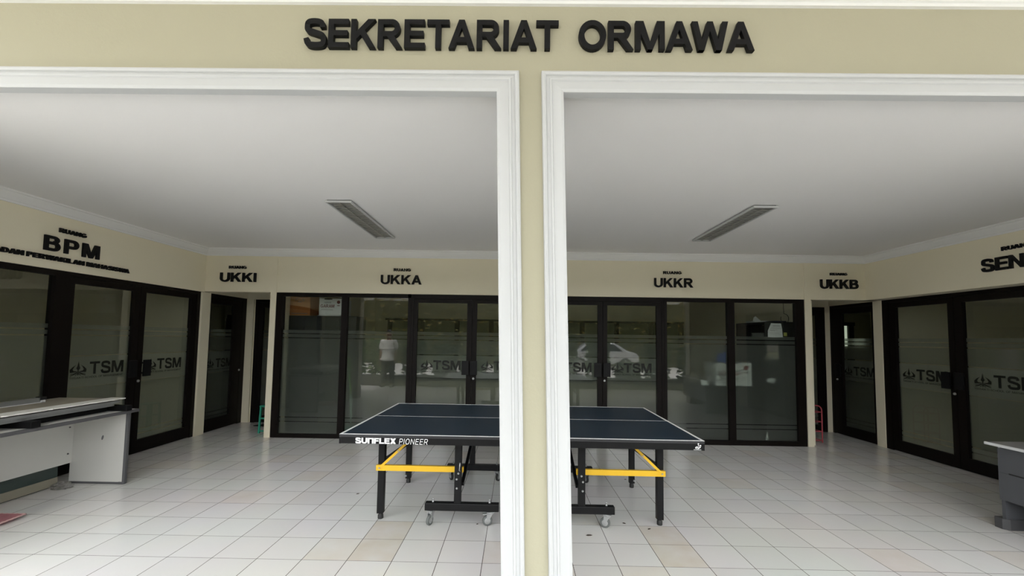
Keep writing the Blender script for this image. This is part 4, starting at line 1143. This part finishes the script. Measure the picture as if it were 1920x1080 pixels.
# ------------------------------------------------------------------ seen through the glass, right office
t = thing('shelf_unit', 'black shelf unit behind the rightmost fixed pane with papers on it', 'shelf', (4.06, 6.86, 0))
bm = new_bm(); box(bm, -0.215, 0.225, -0.415, -0.395, 0, 1.828, 0.002); obj('end_panel', bm, DARK_CABINET, t)
bm = new_bm(); box(bm, -0.215, 0.225, 0.395, 0.415, 0, 1.828, 0.002); obj('end_panel', bm, DARK_CABINET, t)
bm = new_bm(); box(bm, 0.205, 0.225, -0.395, 0.395, 0, 1.80); obj('back_panel', bm, DARK_CABINET, t)
for zz in (0.05, 0.45, 0.85, 1.25, 1.56, 1.806):
    bm = new_bm(); box(bm, -0.212, 0.205, -0.395, 0.395, zz, zz + 0.022); obj('shelf_board', bm, DARK_CABINET, t)
g = 'papers on and in the black shelf unit'
def papers(name, label, x0, x1, y0, y1, z0, z1, m=PAPER):
    bm = new_bm(); n = max(2, int((z1 - z0) / 0.006)); rnd = random.Random(len(label))
    for q in range(n):
        a = z0 + (z1 - z0) * q / n; e = 0.006 * ((q * 7) % 5 - 2) / 2
        box(bm, x0 + e, x1 + e, y0 - e, y1 - e, a, a + (z1 - z0) / n * 0.9)
    o = obj(name, bm, m); tag(o, label, 'papers', g); return o
papers('paper_stack', 'grey stack of papers inside the black shelf unit behind the right pane', 3.87, 4.10, 6.56, 6.84, 1.583, 1.66, mat('grey_papers', (0.35, 0.37, 0.35), 0.8))
papers('paper_stack', 'loose white sheets lying on top of the black shelf unit', 3.865, 4.08, 6.72, 7.0, 1.829, 1.855)
bm = new_bm(); v = [bm.verts.new(p) for p in ((3.87, 6.80, 1.856), (4.0, 6.80, 1.856), (3.93, 6.83, 1.935), (3.885, 6.81, 1.91), (3.90, 6.86, 1.857))]
bm.faces.new((v[0], v[1], v[2], v[3])); bm.faces.new((v[3], v[2], v[4])); bm.faces.new((v[0], v[3], v[4])); bm.faces.new((v[1], v[4], v[2])); bm.faces.new((v[0], v[4], v[1]))
o = obj('folded_paper', bm, PAPER); tag(o, 'folded white sheet standing up on top of the black shelf unit', 'paper')
bm = new_bm(); box(bm, 4.02, 4.22, 6.50, 6.75, 1.8285, 1.846, 0.003)
o = obj('folder', bm, mat('navy_folder', (0.01, 0.01, 0.04), 0.5)); tag(o, 'flat navy folder on top of the black shelf unit near its end panel', 'folder')
PS = 'notices taped to the shelf end panel'
def notice(name, label, pts, m, lines, y=6.4445):
    bm = new_bm()
    a = [bm.verts.new((x, y, z)) for x, z in pts]; b = [bm.verts.new((x, y - 0.0015, z)) for x, z in pts]
    bm.faces.new(list(reversed(a))); bm.faces.new(b)
    n = len(pts)
    for i in range(n): bm.faces.new((a[i], a[(i + 1) % n], b[(i + 1) % n], b[i]))
    bmesh.ops.recalc_face_normals(bm, faces=bm.faces)
    t = thing(name, label, 'notice', (0, 0, 0), 0, PS)
    obj('sheet', bm, m, t)
    if lines:
        bm = new_bm()
        for x0, x1, z, h in lines: box(bm, x0, x1, y - 0.0022, y - 0.0016, z, z + h)
        obj('print', bm, GREY_PRINT, t)
notice('notice', 'white sheet with cut corner taped on the shelf end above the frosted film', [(3.892, 1.585), (4.122, 1.585), (4.112, 1.72), (4.098, 1.802), (3.945, 1.806), (3.893, 1.690)], PAPER,
       [(3.97, 4.08, 1.762, 0.006), (3.95, 4.09, 1.738, 0.003), (3.93, 4.10, 1.722, 0.003), (3.92, 4.04, 1.700, 0.003), (3.93, 4.0, 1.690, 0.003), (3.92, 4.07, 1.65, 0.003), (3.92, 4.10, 1.625, 0.002)])
notice('notice', 'reddish grey card taped on the shelf end, upper of two seen through the film', [(3.878, 1.375), (4.045, 1.375), (4.045, 1.462), (3.878, 1.462)], mat('reddish_card', (0.52, 0.42, 0.40), 0.8), [(3.90, 4.02, 1.40, 0.03)])
notice('notice', 'yellowish card taped on the shelf end, lower of two seen through the film', [(3.878, 1.265), (4.045, 1.265), (4.045, 1.362), (3.878, 1.362)], mat('yellowish_card', (0.58, 0.53, 0.38), 0.8), [(3.90, 4.02, 1.285, 0.03)])
notice('notice', 'small white label low on the shelf end seen through the film', [(3.865, 0.895), (3.985, 0.895), (3.985, 0.960), (3.865, 0.960)], PAPER, None)
notice('notice', 'tiny yellow green sticker beside the cut corner sheet', [(4.135, 1.610), (4.185, 1.610), (4.185, 1.665), (4.135, 1.665)], YELLOWISH, None)
bm = new_bm()
pts = [(4.205, 6.55, 2.86), (4.205, 6.55, 2.2), (4.21, 6.55, 2.02), (4.215, 6.55, 1.965)]
for q in range(0, 15):
    a = pi / 2 - q * 2 * pi / 17
    pts.append((4.225 + 0.062 * cos(a), 6.55, 1.885 + 0.075 * sin(a)))
path(bm, pts, 0.004, 6)
o = obj('hanging_cable', bm, BLACK_RUBBER); tag(o, 'thin dark cable hanging in a loop above the black shelf unit', 'cable')
t = thing('low_cabinet', 'low dark cabinet behind the right panes under the white carton', 'cabinet', (3.22, 6.66, 0))
bm = new_bm(); box(bm, -0.42, 0.42, -0.20, 0.22, 0, 0.832, 0.003); obj('case', bm, DARK_CABINET, t)
for a, b in ((-0.41, -0.004), (0.004, 0.41)):
    bm = new_bm(); box(bm, a, b, -0.212, -0.20, 0.05, 0.81, 0.002); obj('door', bm, DARK_CABINET, t)
garam('white carton with red lettering on the low cabinet, blurred behind the frosted film', 3.373, 6.462, 0.545, 0.36, 0.833, 0.355, 0.0)
bm = new_bm(); bmesh.ops.create_icosphere(bm, subdivisions=3, radius=0.1)
rnd = random.Random(9)
for v in bm.verts:
    k_ = 1 + rnd.uniform(-0.1, 0.1); v.co = Vector((v.co.x * 1.0 * k_, v.co.y * 0.8 * k_, (v.co.z + 0.06) * 0.95 * k_ if v.co.z > -0.06 else 0.0))
bmesh.ops.translate(bm, verts=bm.verts, vec=(3.275, 6.60, 1.189))
o = obj('plastic_bag', bm, BLUE_PLASTIC); tag(o, 'blue plastic bag on top of the white carton behind the frosted film', 'bag')
bm = new_bm(); v = [bm.verts.new(p) for p in ((2.885, 6.50, 0.833), (3.01, 6.50, 0.833), (2.965, 6.52, 0.90), (2.89, 6.52, 0.92), (2.95, 6.6, 0.833))]
for f in ((0, 1, 2, 3), (1, 4, 2), (2, 4, 3), (3, 4, 0), (0, 4, 1)): bm.faces.new([v[i] for i in f])
bmesh.ops.recalc_face_normals(bm, faces=bm.faces)
o = obj('crumpled_paper', bm, PAPER); tag(o, 'small crumpled white paper on the low dark cabinet left of the carton', 'paper')
t = thing('spray_bottle', 'small white bottle on the floor behind the rightmost pane', 'bottle', (3.80, 6.36, 0))
bm = new_bm(); lathe(bm, [(0.026, 0.0), (0.028, 0.01), (0.026, 0.075), (0.012, 0.10), (0.010, 0.12)], 16); obj('bottle_body', bm, WHITE_PLASTIC, t)
bm = new_bm(); lathe(bm, [(0.013, 0.12), (0.013, 0.15), (0.006, 0.16)], 14); obj('cap', bm, WHITE_PLASTIC, t)

# ------------------------------------------------------------------ outside, behind the viewer (seen mirrored in the glass)
bm = new_bm(); box(bm, -40, 40, -40, -0.34, -0.14, -0.03); struct('ground_road', bm, ASPHALT)
bm = new_bm(); box(bm, -12, 14, -1.15, -0.72, -0.1, 0.30); struct('planter_bed', bm, PLANTER)
bm = new_bm(); box(bm, -12, 14, -2.5, -2.3, -0.1, 0.14); struct('kerb', bm, KERB_YELLOW)
def leaf_mass(name, m, x0, x1, y0, y1, z0, z1, n, size, seed, dense=1.0):
    rnd = random.Random(seed); bm = new_bm()
    for _ in range(n):
        p = Vector((rnd.uniform(x0, x1), rnd.uniform(y0, y1), z0 + (z1 - z0) * rnd.random() ** dense))
        q = Vector((rnd.gauss(0, 1), rnd.gauss(0, 1), rnd.gauss(0, 1))).normalized().to_track_quat('Z', 'Y')
        s_ = size * rnd.uniform(0.6, 1.4)
        vs = [bm.verts.new(p + q @ Vector((a * s_, b * s_, 0))) for a, b in ((-0.5, 0), (0, -0.28), (0.6, 0), (0, 0.28))]
        bm.faces.new(vs)
    return obj(name, bm, m)
def hedge_block(name, label, x0, x1, seed):
    t = thing(name, label, 'hedge', ((x0 + x1) / 2, -13, 0))
    bm = new_bm(); box(bm, x0 - (x0 + x1) / 2 + 0.1, x1 - (x0 + x1) / 2 - 0.1, -0.6, 0.75, -0.03, 3.7)
    obj('hedge_core', bm, mat('hedge_shade', (0.05, 0.055, 0.02), 0.9), t)
    o = leaf_mass('hedge_leaves', LEAF, x0, x1, -13.9, -11.85, 0.0, 4.0, 16000, 0.22, seed); o.parent = t; o.matrix_parent_inverse = t.matrix_world.inverted() if False else Matrix.Translation((-(x0 + x1) / 2, 13, 0))
hedge_block('hedge', 'tall clipped green hedge across the road', -20, 22, 3)
bm = new_bm(); box(bm, -30, 32, -22, -20, -0.1, 4.6); o = struct('wall_across_road', bm, WHITE_TRIM)
for i in range(15):
    px = -7.2 + i * 0.98 + (0.03 if i % 3 else -0.03); h = (1.3, 1.25, 1.35, 1.45, 1.4, 1.3, 0.95, 1.0, 1.15, 1.62, 1.6, 0.8, 1.4, 1.3, 1.2)[i]; w_ = (0.78, 0.72, 0.76)[i % 3]
    t = thing('shrub', 'leafy shrub in the planter outside the veranda', 'shrub', (px, -0.95, 0.30), 0, 'shrubs in the planter')
    bm = new_bm()
    rnd = random.Random(40 + i)
    for _ in range(5): tube(bm, (rnd.uniform(-.05, .05), 0, 0), (rnd.uniform(-w_ / 2, w_ / 2) * .8, rnd.uniform(-.1, .1), h - 0.35), 0.012, 0.006, 6)
    obj('stem', bm, mat('shrub_stem', (0.08, 0.06, 0.04), 0.8), t)
    o = leaf_mass('foliage', LEAF2, -w_ / 2, w_ / 2, -0.16, 0.16, 0.02, h - 0.3, 850, 0.12, 70 + i, 0.9); o.parent = t

# silver car on the road
t = thing('car', 'silver car parked across the road', 'car', (4.6, -10.3, -0.03), radians(2))
t.scale = (0.9, 0.9, 0.9)
bm = new_bm()
prof = [(-2.1, 0.32), (-2.15, 0.75), (-1.95, 0.98), (-1.55, 1.02), (-0.95, 1.52), (0.75, 1.56), (1.5, 1.08), (2.0, 0.98), (2.15, 0.72), (2.12, 0.32)]
a = [bm.verts.new((x, -0.85 + (0.14 if z > 1.2 else 0), z)) for x, z in prof]; b = [bm.verts.new((x, 0.85 - (0.14 if z > 1.2 else 0), z)) for x, z in prof]
bm.faces.new(a); bm.faces.new(list(reversed(b)))
for i in range(len(prof)): bm.faces.new((a[i], b[i], b[(i + 1) % len(prof)], a[(i + 1) % len(prof)]))
bmesh.ops.recalc_face_normals(bm, faces=bm.faces)
bmesh.ops.bevel(bm, geom=list(bm.edges), offset=0.05, segments=3, affect='EDGES')
obj('car_body', bm, CAR_PAINT, t)
for s_ in (-1, 1):
    for xs in ([(-1.25, 1.08), (-0.85, 1.45), (-0.15, 1.47), (-0.15, 1.08)], [(-0.05, 1.08), (-0.05, 1.47), (0.68, 1.48), (1.2, 1.08)]):
        bm = new_bm(); y_ = lambda z: s_ * (0.86 - (0.14 * max(0, (z - 1.06) / 0.46)))
        bm.faces.new([bm.verts.new((x, y_(z) + s_ * 0.004, z)) for x, z in xs]); obj('side_window', bm, CAR_GLASS, t)
    for wx in (-1.3, 1.35):
        bm = new_bm(); tube(bm, (wx, s_ * 0.70, 0.34), (wx, s_ * 0.90, 0.34), 0.34, 0.33, 28); wh = obj('wheel', bm, TYRE, t)
        bm = new_bm(); tube(bm, (wx, s_ * 0.88, 0.34), (wx, s_ * 0.91, 0.34), 0.22, 0.20, 20); obj('hubcap', bm, ALU, wh)

# person outside on the terrace
def skin_mesh(name, m, verts, edges, radii, parent, root=0, sub=2):
    me = bpy.data.meshes.new(name); me.from_pydata(verts, edges, []); me.update()
    o = bpy.data.objects.new(name, me); C.objects.link(o); me.materials.append(m)
    sk = o.modifiers.new('skin', 'SKIN'); sk.use_smooth_shade = True
    for i, r in enumerate(radii):
        me.skin_vertices[0].data[i].radius = (r, r) if not isinstance(r, tuple) else r
        me.skin_vertices[0].data[i].use_root = (i == root)
    ss = o.modifiers.new('sub', 'SUBSURF'); ss.levels = sub; ss.render_levels = sub
    o.parent = parent
    return o
P = thing('person', 'person in a white short sleeved shirt and dark trousers standing on the terrace', 'person', (-3.88, -0.22, 0), pi)
# facing the building is local -y turned by pi -> the figure's front is local -y
V = [(0, 0, 0.92), (0, 0, 1.08), (0, 0.01, 1.25), (0, 0.015, 1.38), (0, 0.01, 1.45), (0, -0.005, 1.53), (0, -0.01, 1.60), (0, -0.005, 1.66),
     (0.10, 0, 0.88), (0.11, -0.01, 0.50), (0.12, 0.02, 0.10), (0.13, -0.05, 0.035), (0.135, -0.16, 0.028),
     (-0.10, 0, 0.88), (-0.12, -0.01, 0.50), (-0.14, 0.02, 0.10), (-0.15, -0.05, 0.035), (-0.165, -0.16, 0.028),
     (0.18, 0.015, 1.37), (0.235, 0.03, 1.10), (0.225, -0.04, 0.86), (0.22, -0.06, 0.78),
     (-0.18, 0.015, 1.37), (-0.235, 0.03, 1.10), (-0.225, -0.04, 0.86), (-0.22, -0.06, 0.78)]
E_ = [(0, 1), (1, 2), (2, 3), (3, 4), (4, 5), (5, 6), (6, 7), (0, 8), (8, 9), (9, 10), (10, 11), (11, 12), (0, 13), (13, 14), (14, 15), (15, 16), (16, 17), (3, 18), (18, 19), (19, 20), (20, 21), (3, 22), (22, 23), (23, 24), (24, 25)]
R_ = [(0.13, 0.10), (0.12, 0.09), (0.14, 0.10), (0.13, 0.09), (0.05, 0.05), (0.068, 0.085), (0.075, 0.09), (0.05, 0.06),
      0.085, 0.055, 0.038, 0.04, 0.03, 0.085, 0.055, 0.038, 0.04, 0.03, 0.055, 0.038, 0.027, 0.028, 0.055, 0.038, 0.027, 0.028]
body = skin_mesh('body', SKIN, V, E_, R_, P)
# five separate fingers on each hand
for s_ in (1, -1):
    fv, fe, fr = [], [], []
    wx = 0.22 * s_
    fv += [(wx, -0.06, 0.775), (wx, -0.062, 0.73)]; fe.append((0, 1)); fr += [(0.026, 0.018), (0.036, 0.016)]
    for q, L_ in enumerate((0.070, 0.080, 0.074, 0.058)):
        i = len(fv); yq = -0.092 + q * 0.021
        fv += [(wx, yq, 0.70), (wx - s_ * 0.006, yq, 0.70 - L_ * 0.55), (wx - s_ * 0.018, yq - 0.001, 0.70 - L_)]
        fe += [(1, i), (i, i + 1), (i + 1, i + 2)]; fr += [0.009, 0.0085, 0.007]
    i = len(fv); fv += [(wx - s_ * 0.004, -0.102, 0.745), (wx - s_ * 0.008, -0.118, 0.715)]; fe += [(0, i), (i, i + 1)]; fr += [0.011, 0.008]
    skin_mesh('hand', SKIN, fv, fe, fr, P, 0, 1)
skin_mesh('shirt', SHIRT, [(0, 0, 0.76), (0, 0, 0.84), (0, 0, 0.98), (0, 0, 1.12), (0, 0.01, 1.27), (0, 0.015, 1.385), (0, 0.012, 1.42), (0.185, 0.015, 1.375), (0.225, 0.024, 1.24), (0.24, 0.03, 1.12), (-0.185, 0.015, 1.375), (-0.225, 0.024, 1.24), (-0.24, 0.03, 1.12)],
          [(0, 1), (1, 2), (2, 3), (3, 4), (4, 5), (5, 6), (5, 7), (7, 8), (8, 9), (5, 10), (10, 11), (11, 12)], [(0.20, 0.15), (0.215, 0.16), (0.20, 0.15), (0.19, 0.14), (0.19, 0.13), (0.15, 0.11), (0.075, 0.07), 0.08, 0.078, 0.075, 0.08, 0.078, 0.075], P, 2)
skin_mesh('trousers', TROUSER, [(0, 0, 1.02), (0, 0, 0.90), (0.10, 0, 0.82), (0.112, -0.005, 0.50), (0.122, 0.01, 0.09), (-0.10, 0, 0.82), (-0.122, -0.005, 0.50), (-0.142, 0.01, 0.09)],
          [(0, 1), (1, 2), (2, 3), (3, 4), (1, 5), (5, 6), (6, 7)], [(0.15, 0.115), (0.17, 0.13), 0.115, 0.085, 0.075, 0.115, 0.085, 0.075], P, 1)
for s_, x in ((1, 0.13), (-1, -0.152)):
    bm = new_bm(); box(bm, x - 0.045, x + 0.045, -0.20, 0.075, 0.0, 0.075, 0.028); obj('shoe', bm, SHOE, P)
bm = new_bm(); bmesh.ops.create_uvsphere(bm, u_segments=20, v_segments=12, radius=0.095)
for v in bm.verts:
    v.co = Vector((v.co.x * 0.9, v.co.y * 1.08, v.co.z)); 
bmesh.ops.delete(bm, geom=[v for v in bm.verts if v.co.z < -0.02 + (0.05 if v.co.y < -0.04 else 0) - (0.05 if v.co.y > 0.03 else 0)], context='VERTS')
bmesh.ops.translate(bm, verts=bm.verts, vec=(0, 0.0, 1.64)); obj('hair', bm, HAIR, P)
bm = new_bm()
tube(bm, (0, -0.085, 1.60), (0, -0.112, 1.572), 0.010, 0.016, 10)
for s_ in (-1, 1):
    tube(bm, (s_ * 0.075, 0.0, 1.62), (s_ * 0.085, 0.012, 1.565), 0.014, 0.012, 10)
obj('nose_and_ears', bm, SKIN, P)
bm = new_bm()
for s_ in (-1, 1): tube(bm, (s_ * 0.032, -0.080, 1.605), (s_ * 0.032, -0.094, 1.605), 0.010, 0.008, 10)
box(bm, -0.022, 0.022, -0.094, -0.080, 1.537, 1.544); obj('eyes_and_mouth', bm, HAIR, P)
